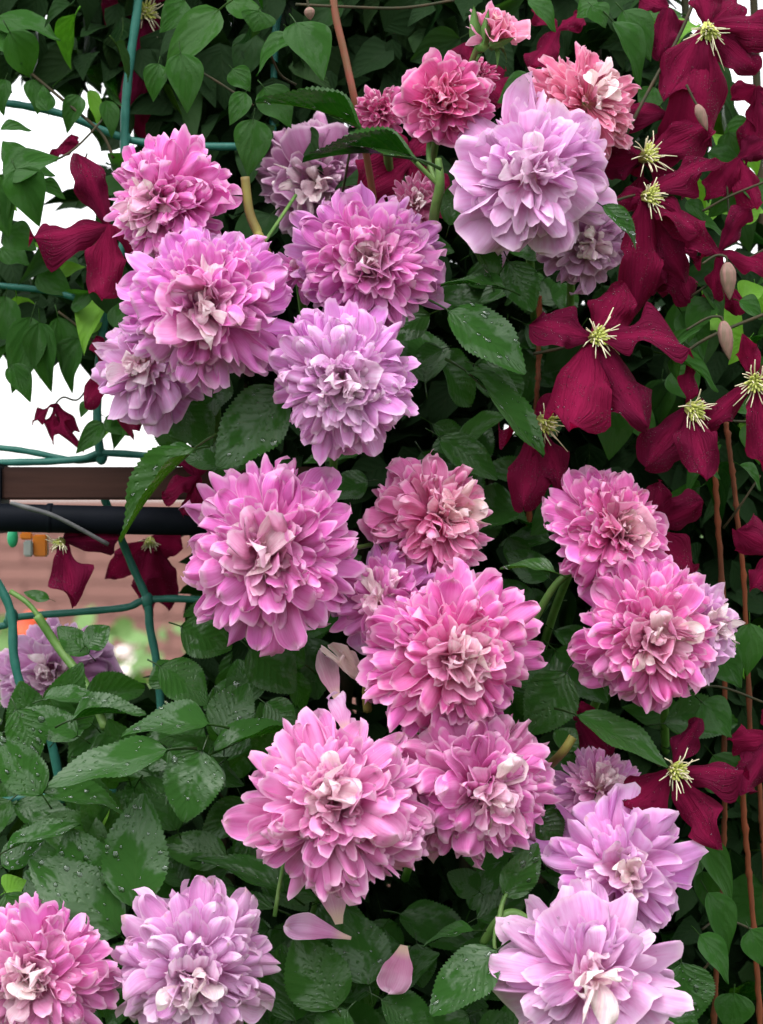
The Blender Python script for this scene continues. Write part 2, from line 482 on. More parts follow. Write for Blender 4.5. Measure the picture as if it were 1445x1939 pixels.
SHADED_LEAVES = [finish_leaf('shaded_leaf', M_SHADELEAF, 'clem', s, fold=f, arch=a, wave=wv, twist=tw) for s, f, a, wv, tw in
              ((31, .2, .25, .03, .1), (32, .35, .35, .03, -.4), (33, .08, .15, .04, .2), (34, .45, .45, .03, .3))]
BACKLIT_LEAVES = [finish_leaf('backlit_leaf', M_BACKLITLEAF, 'clem', s, fold=f, arch=a, wave=.02) for s, f, a in ((21, .2, .2), (22, .35, .3))]
leaf_rnd = random.Random(77)
def put_leaf(parent, lib, base, tip, wpx, y=0.0, dy=0.0, n=None, var=None, name='leaf'):
    """base/tip in photo pixels, y depth of base, dy depth change to the tip, n normal hint"""
    b0 = P(base[0], base[1], y); t0 = P(tip[0], tip[1], y + dy)
    d = t0 - b0; L = d.length
    if n is None: n = (leaf_rnd.uniform(-.35, .35), -.8, leaf_rnd.uniform(.25, .8))
    m3 = frame(d, Vector(n))
    me = lib[var % len(lib)] if var is not None else leaf_rnd.choice(lib)
    mx = Matrix.Translation(b0) @ m3.to_4x4() @ Matrix.Diagonal((L, S(wpx, y), L, 1))
    pm = parent.matrix_basis.inverted()
    return ob(name, me, parent, pm @ mx)

# ------------------------------------------------------------------ the trellis frame and the things at left
def build_trellis():
    root = empty('trellis', P(190, 1939, .13))
    tag(root, 'green plastic coated wire trellis with curved bars at left', 'trellis')
    inv = Matrix.Translation(-root.location)
    rr = .5
    bars = [
        ([(268, -120), (262, 0), (247, 110), (238, 200), (236, 290), (242, 420), (205, 560), (188, 690), (184, 790), (190, 865)], 8.5),
        ([(-160, 178), (0, 194), (60, 203), (130, 220), (240, 263), (330, 274), (470, 277), (640, 262)], 7.5),
        ([(-160, 528), (0, 541), (100, 553), (196, 580), (300, 600)], 6.5),
        ([(-160, 836), (0, 848), (70, 858), (140, 872), (190, 868)], 6.0),
        ([(-160, 880), (0, 876), (90, 874), (160, 868), (195, 858), (290, 864), (420, 880)], 7.0),
        ([(196, 940), (226, 1012), (252, 1075), (278, 1135), (284, 1190), (297, 1258), (310, 1400)], 8.0),
        ([(-160, 1190), (0, 1186), (24, 1170), (160, 1158), (240, 1150), (278, 1136), (365, 1135), (520, 1150)], 7.0),
        ([(-40, 1060), (0, 1112), (22, 1166), (26, 1240), (40, 1300), (66, 1345), (96, 1402), (120, 1520)], 9.0),
        ([(-160, 1520), (0, 1516), (70, 1508), (220, 1500)], 6.5),
        ([(534, -120), (530, 0), (521, 80), (515, 300)], 7.0),
    ]
    ys = [.13, .133, .132, .135, .130, .131, .132, .10, .09, .15]
    for (pts, r), y in zip(bars, ys):
        q = spline([inv @ P(a, b_, y) for a, b_ in pts], 6)
        V, F = tube_geo(q, [S(r, y) * (1 + .05 * math.sin(i * 1.7)) for i in range(len(q))], 10)
        ob('bar', mk('bar', V, F, M_NET), root)
    for a, b_, r, y in ((238, 262, 13, .131), (192, 864, 15, .131), (279, 1137, 15, .131), (22, 1168, 16, .115), (198, 580, 12, .131)):
        V = []; F = []
        blob_geo(inv @ P(a, b_, y), S(r, y), V, F, .8, .7, 1.1, 8, 12)
        ob('joint', mk('joint', V, F, M_NET), root)
build_trellis()

def bevel_box(name, lo, hi, mat, bev=.001):
    import bmesh
    bm = bmesh.new(); bmesh.ops.create_cube(bm, size=1)
    c = (Vector(lo) + Vector(hi)) / 2; d = Vector(hi) - Vector(lo)
    for v in bm.verts: v.co = Vector((v.co.x * d.x, v.co.y * d.y, v.co.z * d.z))
    bmesh.ops.bevel(bm, geom=bm.edges[:], offset=bev, segments=2, affect='EDGES')
    me = bpy.data.meshes.new(name); bm.to_mesh(me); bm.free(); me.materials.append(mat)
    o = ob(name, me); o.location = c
    return o
def build_left_things():
    y = .10
    a = P(4, 946, y); b_ = P(640, 884, y)
    o = bevel_box('wooden_batten', (a.x, y, a.z), (b_.x, y + .02, b_.z), M_WOOD)
    tag(o, 'flat brown wooden batten above the black pipe', 'batten')
    o = bevel_box('end_post', (P(-26, 0, y).x, y - .004, P(0, 1010, y).z), (P(3, 0, y).x, y + .03, P(0, 878, y).z), M_BLACK)
    tag(o, 'short black post at left end of the brown batten', 'post')
    root = empty('black_pipe', P(0, 982, y - .004))
    tag(root, 'thick black pipe running under the brown batten', 'pipe')
    inv = Matrix.Translation(-root.location)
    pts = [inv @ P(px, py, y - .004) for px, py in ((-180, 974), (0, 980), (180, 984), (345, 987), (640, 990))]
    q = spline(pts, 8)
    V, F = tube_geo(q, S(27, y), 16); ob('tube', mk('tube', V, F, M_BLACK), root)
    c = inv @ P(95, 981, y - .004)
    V, F = tube_geo([c - Vector((.0013, 0, 0)), c + Vector((.0013, 0, 0))], S(28.6, y), 16)
    ob('collar', mk('collar', V, F, M_BLACK), root)
    o = tube('loose_wire', [P(20, 952, y - .022), P(50, 961, y - .022), P(110, 980, y - .020), (P(205, 1031, y - .012))], [.0008, .0014, .0011, .0011], M_WIRE)
    tag(o, 'grey wire lying slantwise over the black pipe', 'wire')
    M_OR = mat_simple('orange_plastic', (.62, .20, .02), (.55, .16, .02), 60, .4)
    M_GR = mat_simple('grey_tag', (.25, .28, .27), (.33, .34, .33), 120, .6)
    M_GN = mat_simple('green_bead', (.02, .35, .17), (.03, .30, .14), 90, .35)
    y2 = .16
    r2 = empty('orange_clip', P(65, 1052, y2))
    tag(r2, 'small orange plastic clip with grey square under the black pipe', 'clip')
    def part(nm, x0, y0, x1, y1, d0, d1, m, p):
        aa = P(x0, y1, y2) - p.location; bb = P(x1, y0, y2) - p.location
        o = bevel_box(nm, (aa.x, d0, aa.z), (bb.x, d1, bb.z), m, .0008); o.parent = p
    part('body', 63, 1012, 90, 1054, -.003, .006, M_OR, r2); part('arm', 38, 1008, 62, 1022, -.002, .005, M_OR, r2); part('tag', 47, 1023, 64, 1054, -.006, -.0005, M_GR, r2)
    V = []; F = []; blob_geo(P(24, 1018, y2), S(12, y2), V, F, .9, .8, 1.6, 8, 12)
    tag(ob('green_bead', mk('green_bead', V, F, M_GN)), 'green rounded drop hanging beside the orange clip', 'bead')
build_left_things()

# ------------------------------------------------------------------ rose blooms
def lobe_curve(n, rr):
    cuts = [0.0]
    for k in range(n): cuts.append(cuts[-1] + rr.uniform(.7, 1.3))
    cuts = [c / cuts[-1] for c in cuts]
    amp = [rr.uniform(.80, 1.0) for _ in range(n)]
    amp[rr.randrange(n)] = 1.0
    def f(x):
        for k in range(n):
            if x <= cuts[k + 1] or k == n - 1:
                fr = (x - cuts[k]) / (cuts[k + 1] - cuts[k])
                fr = min(max(fr, 0), 1)
                return amp[k], fr, k
    return f
def petal_mesh(name, n, depth, half, bend, cup, ruf, seed, nv=9, power=1.0, crumple=0.0, alt=False, mat=None):
    rr = random.Random(seed)
    nu = 13 if n == 1 else (8 * n + 1)
    lf = lobe_curve(n, rr)
    V = []; UV = []
    steps = nv - 1
    px = [0.0]; pz = [0.0]
    for i in range(steps):
        t = (i + .5) / steps
        a = bend * t ** power
        px.append(px[-1] + math.cos(a) / steps); pz.append(pz[-1] - math.sin(a) / steps)
    sgn = [rr.choice((-1, 1)) * rr.uniform(.5, 1.0) for _ in range(n)]
    if alt: sgn = [(-1) ** k * rr.uniform(.7, 1.1) for k in range(n)]
    p1, p2, p3 = (rr.uniform(0, 6.28) for _ in range(3))
    sidew = rr.uniform(-.12, .12)
    for i in range(nv):
        v = i / steps
        v = 1 - (1 - v) ** 1.35      # rows closer together at the margin
        fi = v * steps; i0 = min(int(fi), steps - 1); fr_ = fi - i0
        X = px[i0] * (1 - fr_) + px[i0 + 1] * fr_; Z = pz[i0] * (1 - fr_) + pz[i0 + 1] * fr_
        a = bend * v ** power
        for j in range(nu):
            x = j / (nu - 1); u = 2 * x - 1
            amp, fr, k = lf(x)
            arc = max(1 - abs(2 * fr - 1) ** 2.1, 0) ** .55
            L = amp * (1 - depth * (1 - arc))
            if n == 1: L = 1 - depth * (1 - arc)
            L *= (1 - .13 * u * u) * (1 + .018 * math.sin(23 * u + p2) + .012 * math.sin(41 * u + p3))
            phi = u * half
            # width swells in the upper half (spoon shape)
            wv = math.sin(phi) * v * L * (1 + .25 * math.sin(math.pi * min(v, 1)))
            cx = X * L * math.cos(phi * .75); cz = Z * L
            lift = cup * (wv ** 2) * 2.2
            lift += ruf * v ** 2.0 * (sgn[k] * math.sin(math.pi * fr) * .3 + .8 * math.sin(6 * u + p1 + 1.5 * v))
            lift += .022 * v ** 3 * math.sin(17 * u + p3) + .012 * math.sin(8 * v + 5 * u + p2) * v
            lift += crumple * v * (math.sin(9 * u + 7 * v + p2) + math.sin(13 * v - 6 * u + p3)) * .5
            V.append(Vector((cx + lift * math.sin(a) + sidew * wv * v, wv, cz + lift * math.cos(a))))
            UV.append((x, v))
    return mk(name, V, grid_faces(nu, nv), mat or M_PETAL, UV)
def spoon_mesh(name, W, notch, bend, cup, ruf, twist, seed, nv=14, nu=9, power=1.4, top=.80, mat=None):
    """one round-ended petal: narrow claw, swelling blade, circular tip, sometimes notched"""
    rr = random.Random(seed)
    steps = 40; px = [0.0]; pz = [0.0]
    for i in range(steps):
        a = bend * ((i + .5) / steps) ** power
        px.append(px[-1] + math.cos(a) / steps); pz.append(pz[-1] - math.sin(a) / steps)
    p1, p2, p3, p4 = (rr.uniform(0, 6.28) for _ in range(4))
    side = rr.uniform(-.18, .18); nx = rr.uniform(-.35, .35)
    V = []; UV = []
    for i in range(nv):
        v = (i / (nv - 1)); v = 1 - (1 - v) ** 1.5
        if v < top: wd = W * (.20 + .80 * (math.sin(.5 * math.pi * v / top)) ** 1.25)
        else: wd = W * math.sqrt(max(0, 1 - ((v - top) / (1 - top)) ** 2.2))
        for j in range(nu):
            u = -1 + 2 * j / (nu - 1)
            w2 = wd * (1 + .10 * math.sin(7 * v + (p1 if u > 0 else p2)) * v + .04 * math.sin(19 * v + p3 * (1 if u > 0 else -1)))
            L = 1 - notch * math.exp(-((u - nx) / .30) ** 2) * v ** 5
            f = min(v * steps, steps - .001); k = int(f); g = f - k
            X = (px[k] * (1 - g) + px[k + 1] * g) * L; Z = (pz[k] * (1 - g) + pz[k + 1] * g) * L
            a = bend * v ** power
            y = u * w2
            lift = cup * y * y * 3 + ruf * v ** 2 * (math.sin(3.2 * u + p4 + 2 * v) * .6 + .35 * u * u * math.sin(9 * v + (p1 if u > 0 else p2)))
            lift += .010 * math.sin(13 * v + 6 * u + p3) * v
            tw = twist * v; y2 = y * math.cos(tw) - lift * math.sin(tw); lift = y * math.sin(tw) + lift * math.cos(tw)
            V.append(Vector((X + lift * math.sin(a), y2 + side * v * v * .5, Z + lift * math.cos(a))))
            UV.append((u * .5 + .5, v))
    return mk(name, V, grid_faces(nu, nv), mat or M_PETAL, UV)
PET = {'outer': [], 'mid': [], 'inner': [], 'heart': [], 'spoon': [], 'quill': [], 'wide': [], 'frill': [], 'lobed': [], 'fan': []}
for s in range(14):
    rr = random.Random(100 + s)
    PET['lobed'].append(petal_mesh('outer_petal', rr.choice((3, 3, 4, 5)), rr.uniform(.26, .40), rr.uniform(.48, .70), rr.uniform(.1, .9), rr.uniform(-.4, .4), rr.uniform(.08, .18), 200 + s, power=1.5))
    PET['fan'].append(petal_mesh('fan_petal', rr.choice((3, 4, 5, 6)), rr.uniform(.22, .38), rr.uniform(.55, .85), rr.uniform(-.1, 1.1), rr.uniform(-.4, .5), rr.uniform(.12, .24), 300 + s, power=1.8))
    PET['inner'].append(petal_mesh('inner_petal', rr.choice((2, 3, 4)), rr.uniform(.2, .4), rr.uniform(.5, .8), rr.uniform(-.3, 1.3), rr.uniform(.4, 1.2), rr.uniform(.10, .20), 400 + s, power=1.6, crumple=.04))
    PET['heart'].append(spoon_mesh('heart_petal', rr.uniform(.24, .36), rr.choice((0, .1, .2)), rr.uniform(-1.3, 1.6), rr.uniform(-.2, .7), rr.uniform(.10, .26), rr.gauss(0, .4), 3000 + s, mat=M_HEART))
    PET['heart'].append(petal_mesh('heart_petal', rr.choice((1, 2, 2, 3)), rr.uniform(.2, .45), rr.uniform(.45, .75), rr.uniform(-1.2, 2.4), rr.uniform(.2, 1.8), rr.uniform(.12, .26), 500 + s, power=1.2, crumple=.07, mat=M_HEART))
    for q_ in range(3):
        PET['outer'].append(spoon_mesh('outer_petal', rr.uniform(.135, .185), rr.choice((0, 0, .05, .10)), rr.uniform(.0, .9), rr.uniform(-.5, .6), rr.uniform(.08, .20), rr.gauss(0, .35), 1000 + s * 7 + q_))
        PET['mid'].append(spoon_mesh('middle_petal', rr.uniform(.15, .23), rr.choice((0, .05, .10, .20)), rr.uniform(-.2, 1.2), rr.uniform(-.6, .5), rr.uniform(.14, .30), rr.gauss(0, .45), 2000 + s * 7 + q_))
    PET['spoon'].append(petal_mesh('spoon_petal', 1, rr.uniform(.26, .38), rr.uniform(.24, .38), rr.uniform(.0, .8), rr.uniform(-.2, .8), rr.uniform(.03, .09), 600 + s, power=1.5))
    PET['frill'].append(petal_mesh('frilled_petal', rr.choice((5, 6, 7)), rr.uniform(.18, .32), rr.uniform(.75, 1.0), rr.uniform(.1, 1.0), rr.uniform(-.4, .2), rr.uniform(.16, .28), 900 + s, power=1.8, alt=True))
    PET['wide'].append(petal_mesh('wide_petal', rr.choice((1, 2, 2, 3)), rr.uniform(.22, .42), rr.uniform(.60, .95), rr.uniform(-.2, 1.3), rr.uniform(-.4, .7), rr.uniform(.12, .30), 800 + s, power=1.6))
    PET['quill'].append(petal_mesh('quill_petal', 1, rr.uniform(.35, .5), rr.uniform(.13, .22), rr.uniform(-.2, .5), rr.uniform(1.0, 2.5), rr.uniform(.02, .05), 700 + s, power=1.2))

PINK = (.75, .21, .56); HOT = (.70, .10, .30); CORAL = (.74, .22, .36); MAUVE = (.71, .29, .68); PALE = (.76, .46, .74); SHADED_MAUVE = (.42, .20, .35); ROSE = (.76, .175, .46); MAGENTA = (.50, .06, .20)  # dark mauve for the deep rose has its shade put into the colour
CREAM = (.90, .83, .78)
def lerp(a, b, t): return a + (b - a) * t
def mixc(a, b, t): return tuple(lerp(x, y, t) for x, y in zip(a, b))
def bloom(label, px, py, rpx, axis, y, col, tipcol, seed, N=128, spread=(20, 110), style='pompon', heart=9, big=1.0, heartcol=CREAM, drops=0, stem=True, flat=1.0, name='rose_bloom', group='double pink roses of the climbing rose'):
    rr = random.Random(seed)
    Rm = S(rpx, y)
    ax, az = axis
    ay = -math.sqrt(max(.02, 1 - ax * ax - az * az))
    A = Vector((ax, ay, az)).normalized()
    # axis frame: local z = facing direction of the bloom
    z = A; x = Vector((0, 0, 1)).cross(z)
    if x.length < .1: x = Vector((1, 0, 0))
    x.normalize(); yv = z.cross(x)
    R3 = Matrix((x, yv, z)).transposed()
    C = P(px, py, y) - A * Rm * .18
    root = empty(name, C, R3)
    tag(root, label, 'rose', group)
    spin = rr.uniform(0, 6.28)
    tips = []
    for i in range(N):
        t = (i + .5) / N
        th = R_(lerp(spread[0], spread[1], t ** .85)) + rr.gauss(0, .13)
        phi = spin + i * 2.39996 + rr.uniform(-.5, .5)
        q = rr.random()
        if style == 'quill':
            kind = 'quill' if q < .6 else 'outer'
        elif style == 'loose':
            kind = ('inner' if t < .2 else 'wide' if q < .6 else 'fan' if q < .7 else 'mid')
        else:
            kind = 'inner' if t < .10 else ('mid' if q < (.65 if t < .6 else .3) else 'outer')
        if kind in ('mid', 'outer') and rr.random() < .36: kind = rr.choice(('frill', 'lobed', 'lobed', 'fan'))
        me = rr.choice(PET[kind])
        L = Rm * (lerp(.55, 1.0, min(1, t * 1.3) ** .75)) * rr.uniform(.84, 1.05) * big
        if rr.random() < .10: L *= rr.uniform(1.03, 1.14)
        L *= 1 + .06 * math.sin(phi * 2 + seed) + .04 * math.sin(phi * 5 + seed * 2)
        if t > .7: L *= lerp(1, .96, (t - .7) / .3) * flat
        wsc = rr.uniform(.78, 1.08)
        base = Vector((.05 * Rm * math.sin(th), 0, lerp(.10, -.12, t) * Rm))
        d = Vector((math.sin(th), 0, math.cos(th))); nn = Vector((-math.cos(th), 0, math.sin(th)))
        m3 = Matrix((d, nn.cross(d), nn)).transposed()
        mx = Matrix.Rotation(phi, 4, 'Z') @ Matrix.Translation(base) @ m3.to_4x4() @ Matrix.Rotation(rr.gauss(0, .28), 4, 'X') @ Matrix.Diagonal((L, L * wsc, L, 1))
        o = ob('petal', me, root, mx)
        c = mixc(col, tipcol, min(1, max(0, t * 1.2 - .1 + rr.uniform(-.3, .3))))
        if t < .12: c = mixc(heartcol, c, .55 + t * 3)
        j = rr.uniform(.90, 1.08)
        o.color = (min(.9, c[0] * j), c[1] * j * rr.uniform(.9, 1.1), c[2] * j, 1)
        if drops: tips.append((mx, me))
    for i in range(heart):
        me = rr.choice(PET['heart'])
        th = R_(rr.uniform(2, 55)); phi = rr.uniform(0, 6.28)
        L = Rm * rr.uniform(.28, .50) * big
        d = Vector((math.sin(th), 0, math.cos(th))); nn = Vector((-math.cos(th), 0, math.sin(th)))
        m3 = Matrix((d, nn.cross(d), nn)).transposed()
        off = Vector((rr.uniform(-.1, .2) * Rm, 0, rr.uniform(.20, .40) * Rm))
        mx = Matrix.Rotation(phi, 4, 'Z') @ Matrix.Translation(off) @ m3.to_4x4() @ Matrix.Rotation(rr.uniform(-1.2, 1.2), 4, 'X') @ Matrix.Diagonal((L, L, L, 1))
        o = ob('petal', me, root, mx)
        c = mixc(heartcol, col, rr.uniform(0, .5)); o.color = (*c, 1)
    # receptacle, sepals and stalk behind the petals
    V = []; F = []; blob_geo(Vector((0, 0, -.16 * Rm)), .13 * Rm, V, F, 1, 1, 1.2, 6, 8)
    ob('receptacle', mk('receptacle', V, F, M_SEPAL), root)
    for k in range(5):
        L = .55 * Rm
        mx = Matrix.Rotation(k * 1.2566 + spin, 4, 'Z') @ Matrix.Translation((.08 * Rm, 0, -.16 * Rm)) @ Matrix.Rotation(R_(25), 4, 'Y') @ Matrix.Diagonal((L, L * .3, L, 1))
        ob('sepal', SEPAL_ME, root, mx)
    if stem:
        i3 = R3.transposed()
        back = i3 @ Vector((rr.uniform(-.02, .02), .12, -.07))
        pts = [Vector((0, 0, -.16 * Rm)), Vector((0, 0, -.6 * Rm)), Vector((0, 0, -.9 * Rm)) + back * .4, Vector((0, 0, -.9 * Rm)) + back]
        q = spline(pts, 5); V, F = tube_geo(q, .0022, 6)
        ob('stem', mk('stem', V, F, M_STEM), root)
    if drops:
        V = []; F = []
        for k in range(drops):
            mx, me = rr.choice(tips)
            vt = me.vertices[rr.randrange(len(me.vertices) // 2, len(me.vertices))]
            blob_geo(mx @ vt.co, rr.choice((.0003, .0004, .0005, .0007)), V, F, 1, 1, .7, 4, 6)
        o = ob('rain_drops', mk('rain_drops', V, F, M_WATER), root); o['kind'] = 'stuff'
    return root
V_, F_, UV_ = leaf_mesh('sepal', M_SEPAL, 'low', 9, fold=.3, arch=.5)
SEPAL_ME = mk('sepal', V_, F_, M_SEPAL, UV_)

BLOOMS = [
 # label, px, py, r, axis(x,z), y, col, tip, seed, extra
 ('pink rose at upper left with its heart turned to the left', 300, 383, 134, (-.58, -.2), .005, PINK, PINK, 1, dict(drops=20)),
 ('large lilac pink rose in front of the upper left pink rose', 392, 580, 172, (-.02, -.06), -.03, PINK, MAUVE, 2, dict(N=130, drops=20)),
 ('pale mauve fading rose tucked behind left of the large lilac pink rose', 275, 690, 122, (-.5, .0), .03, PALE, MAUVE, 24, dict(style='loose', N=46)),
 ('lilac pink rose between dusky rose above and pale lilac rose below', 700, 495, 150, (.12, -.10), -.005, PINK, MAUVE, 3, dict(drops=15)),
 ('pale lilac shaggy rose right above the gap in the middle', 652, 720, 148, (.12, -.10), -.035, PALE, MAUVE, 4, dict(N=126, drops=16, heartcol=(.80, .64, .74))),
 ('wide mauve pink rose with white folded heart in front of black pipe', 505, 1048, 182, (-.06, -.02), -.03, PINK, (.74, .24, .60), 5, dict(N=130, drops=14, heartcol=(.84, .76, .70))),
 ('deep pink rose seen from the side above the hot pink rose', 838, 978, 132, (.64, .3), .0, (.74, .23, .43), (.72, .21, .47), 6, dict(heartcol=(.86, .72, .66), N=126, style='pompon')),
 ('hot pink rose in centre with coral white heart', 862, 1240, 174, (.22, -.04), -.035, ROSE, PINK, 7, dict(N=130, drops=12)),
 ('mauve rose half hidden behind left of the hot pink rose', 722, 1135, 120, (-.3, .1), -.01, PINK, MAUVE, 25, dict(N=40)),
 ('big domed pale pink rose low in the middle', 632, 1515, 186, (-.04, .36), -.06, (.75, .29, .56), (.73, .26, .56), 8, dict(N=128, style='pompon', drops=18, heartcol=(.84, .70, .68))),
 ('pink rose with drooping petals right of the big domed rose', 918, 1500, 166, (.42, -.22), -.03, PINK, (.68, .25, .48), 9, dict(N=130, drops=10)),
 ('upper pink rose of the right hand pair with cream heart', 1172, 1003, 132, (.5, .18), -.005, ROSE, PINK, 10, dict(N=130, drops=8, heartcol=(.85, .74, .66))),
 ('lower pink rose of the right hand pair with white curled heart', 1238, 1205, 150, (.16, -.06), -.02, ROSE, PINK, 11, dict(N=126, drops=10, heartcol=(.84, .74, .68))),
 ('pale lilac rose peeking out right of the lower right pair', 1335, 1190, 104, (.6, .1), .0, PALE, PALE, 12, dict(style='loose', N=36, big=1.05)),
 ('small mauve quilled rose beside the crimson clematis low at right', 1134, 1492, 100, (.1, .5), .01, (.66, .34, .52), MAUVE, 13, dict(style='quill', N=88)),
 ('loose pale lilac rose with open cream centre low at right', 1178, 1650, 164, (.10, .05), -.02, PALE, MAUVE, 14, dict(style='loose', N=40, drops=40, heartcol=(.84, .76, .66))),
 ('loose pale lilac rose cut by the bottom edge at right', 1118, 1848, 184, (-.1, .20), -.06, PALE, (.70, .42, .66), 15, dict(style='loose', N=42, drops=40)),
 ('bright pink rose in the bottom left corner', 62, 1858, 158, (-.15, .0), -.05, (.72, .27, .52), PINK, 16, dict(N=126, drops=14)),
 ('pale lilac rose at the bottom beside the corner rose', 370, 1850, 168, (.08, -.22), -.05, PALE, (.68, .36, .62), 17, dict(N=124, drops=24)),
 ('loose pale lilac rose with wide lobed petals at upper right', 1005, 332, 174, (.0, -.03), -.02, PALE, (.66, .38, .62), 18, dict(style='loose', N=46, drops=24, heartcol=(.76, .62, .70))),
 ('coral pink rose with narrow spiky petals at upper right', 1118, 188, 122, (.52, .32), .01, CORAL, CORAL, 19, dict(style='quill', N=126, drops=8)),
 ('small hot pink half open rose above the lobed pale lilac rose', 840, 192, 96, (.02, -.12), .0, HOT, (.70, .17, .42), 20, dict(N=44, style='loose', spread=(8, 92), heartcol=CORAL, drops=12)),
 ('dusky mauve rose in shade behind the cut stem', 600, 345, 124, (.0, -.1), .11, SHADED_MAUVE, SHADED_MAUVE, 22, dict(style='loose', N=44)),
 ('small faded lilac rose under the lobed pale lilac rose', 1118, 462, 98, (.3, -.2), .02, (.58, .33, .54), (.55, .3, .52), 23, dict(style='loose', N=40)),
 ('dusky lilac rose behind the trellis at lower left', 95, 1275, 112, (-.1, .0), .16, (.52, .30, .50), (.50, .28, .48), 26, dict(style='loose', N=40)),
 ('crumpled magenta rose behind the small hot pink rose', 722, 210, 58, (-.1, .1), .04, MAGENTA, (.62, .13, .34), 27, dict(N=36, spread=(5, 85), heartcol=MAGENTA)),
 ('dark magenta rose fragment above the lobed pale lilac rose', 905, 140, 42, (.2, .2), .05, MAGENTA, MAGENTA, 28, dict(N=24, spread=(5, 85), heartcol=MAGENTA)),
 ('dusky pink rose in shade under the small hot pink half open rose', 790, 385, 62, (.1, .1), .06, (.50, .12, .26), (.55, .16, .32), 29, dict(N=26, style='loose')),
 ('lilac pink petals of a rose wedged between two upper roses', 570, 515, 60, (.1, .1), .02, PINK, MAUVE, 31, dict(N=26)),
]
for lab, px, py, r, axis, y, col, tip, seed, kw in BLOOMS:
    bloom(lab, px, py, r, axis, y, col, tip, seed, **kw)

# opening bud at the very top
def build_bud():
    root = bloom('opening coral pink rosebud with green sepals at the top', 940, 62, 74, (.25, .80), .0, CORAL, (.74, .30, .46), 21, N=15, spread=(3, 44), heart=3, style='loose', heartcol=(.84, .62, .42), stem=False, name='rosebud')
    V, F, UV = leaf_mesh('sepal', M_SEPAL, 'clem', 3, fold=.4, arch=-.3)
    me = mk('sepal', V, F, M_SEPAL, UV)
    inv = root.matrix_basis.inverted()
    for b_, t_, wd in (((905, 92), (898, 12), 26), ((925, 88), (972, 70), 16), ((915, 95), (925, 20), 22)):
        p0 = P(*b_, -.004); p1 = P(*t_, -.012); d = p1 - p0
        ob('sepal', me, root, inv @ Matrix.Translation(p0) @ frame(d, Vector((0, 1, 0))).to_4x4() @ Matrix.Diagonal((d.length, S(wd), d.length, 1)))
    q = spline([inv @ P(912, 85, -.005), inv @ P(898, 110, .01), inv @ P(880, 170, .03), inv @ P(860, 260, .05)], 5)
    V, F = tube_geo(q, [.0035, .003] + [.002] * (len(q) - 2), 7)
    ob('stem', mk('stem', V, F, M_STEM), root)
build_bud()

# shed petals caught among the leaves, and the withered remains
def loose_petal(label, base, tip, wpx, y, dy, col, n, kind='outer', var=0):
    p0 = P(*base, y); p1 = P(*tip, y + dy); d = p1 - p0
    me = PET[kind][var]
    L = d.length
    o = ob('shed_petal', me, None, Matrix.Translation(p0) @ frame(d, Vector(n)).to_4x4() @ Matrix.Diagonal((L, S(wpx) / .62, L, 1)))
    o.color = (*col, 1)
    tag(o, label, 'petal', 'shed rose petals')
loose_petal('folded lilac petal lying just below the big domed rose', (665, 1777), (540, 1745), 80, -.03, 0, (.60, .34, .55), (.1, -.4, .9), 'mid', 2)
loose_petal('whitish pointed petal hanging under the big domed rose', (642, 1750), (618, 1620), 110, -.02, .01, (.66, .46, .56), (.3, -.9, .1), 'mid', 9)
loose_petal('dull mauve petal hanging left of the wet glossy leaf', (765, 1790), (748, 1880), 100, -.02, -.01, (.56, .29, .44), (.1, -.9, .2), 'mid', 20)
loose_petal('pale upright petal with cream tip above the big domed rose', (640, 1330), (612, 1225), 80, -.01, .01, (.64, .44, .52), (-.3, -.9, .1), 'mid', 13)
loose_petal('lilac petal standing on top of the big domed rose', (655, 1385), (640, 1305), 80, -.03, .005, (.70, .45, .68), (.0, -.9, .3), 'mid', 31)
def withered():
    root = empty('withered_flower_head', P(690, 1270, .0))
    tag(root, 'withered cream flower head left of the hot pink rose', 'flower head')
    inv = Matrix.Translation(-root.location)
    for k, (b_, t_, wd) in enumerate((((695, 1290), (640, 1240), 70), ((700, 1285), (690, 1225), 80), ((700, 1295), (720, 1250), 60), ((690, 1300), (605, 1212), 40))):
        p0 = inv @ P(*b_, .0); p1 = inv @ P(*t_, -.008); d = p1 - p0
        o = ob('petal', PET['heart'][k], root, Matrix.Translation(p0) @ frame(d, Vector((.1, -.8, .3))).to_4x4() @ Matrix.Diagonal((d.length, S(wd), d.length, 1)))
        o.color = (.76, .66, .58, 1)
    q = spline([inv @ P(696, 1345, .0), inv @ P(694, 1310, -.006), inv @ P(700, 1292, -.01)], 4)
    V, F = tube_geo(q, [.0022] * (len(q) - 1) + [.003], 7); ob('stalk', mk('stalk', V, F, M_CUT), root)
withered()

# ------------------------------------------------------------------ climbing rose: canes and leaves
rose = empty('climbing_rose', (P(700, 0, .1).x, .10, 0))
tag(rose, 'climbing rose with dark glossy serrated leaves and green stems', 'rose bush')
rinv = Matrix.Translation(-rose.location)
def rstem(pts, r, mat, nm='stem', n=6):
    q = spline([rinv @ P(*p) for p in pts], n)
    V, F = tube_geo(q, resample_rad(r, len(q)), 8)
    return ob(nm, mk(nm, V, F, mat), rose)
rstem([(628, -60, .05), (634, 20, .05), (652, 100, .05), (674, 200, .05), (700, 330, .07), (740, 600, .1)], .0018, M_REDCANE, 'cane')
rstem([(464, 335, .0), (472, 400, .0), (488, 440, .0), (498, 465, .0), (540, 560, .04)], [.0021, .0022, .0023, .0024], M_CUT)
rstem([(498, 462, .005), (520, 430, .02), (560, 370, .05)], .0009, M_STEM)
rstem([(830, 300, .0), (833, 350, .0), (822, 410, .01), (812, 520, .04)], [.0015, .0024, .0024, .0022], M_STEM)
rstem([(770, 290, -.005), (800, 320, -.003), (832, 352, .0)], .0011, M_STEM)
rstem([(815, 250, .01), (812, 300, .005), (828, 350, .0)], .0012, M_STEM)
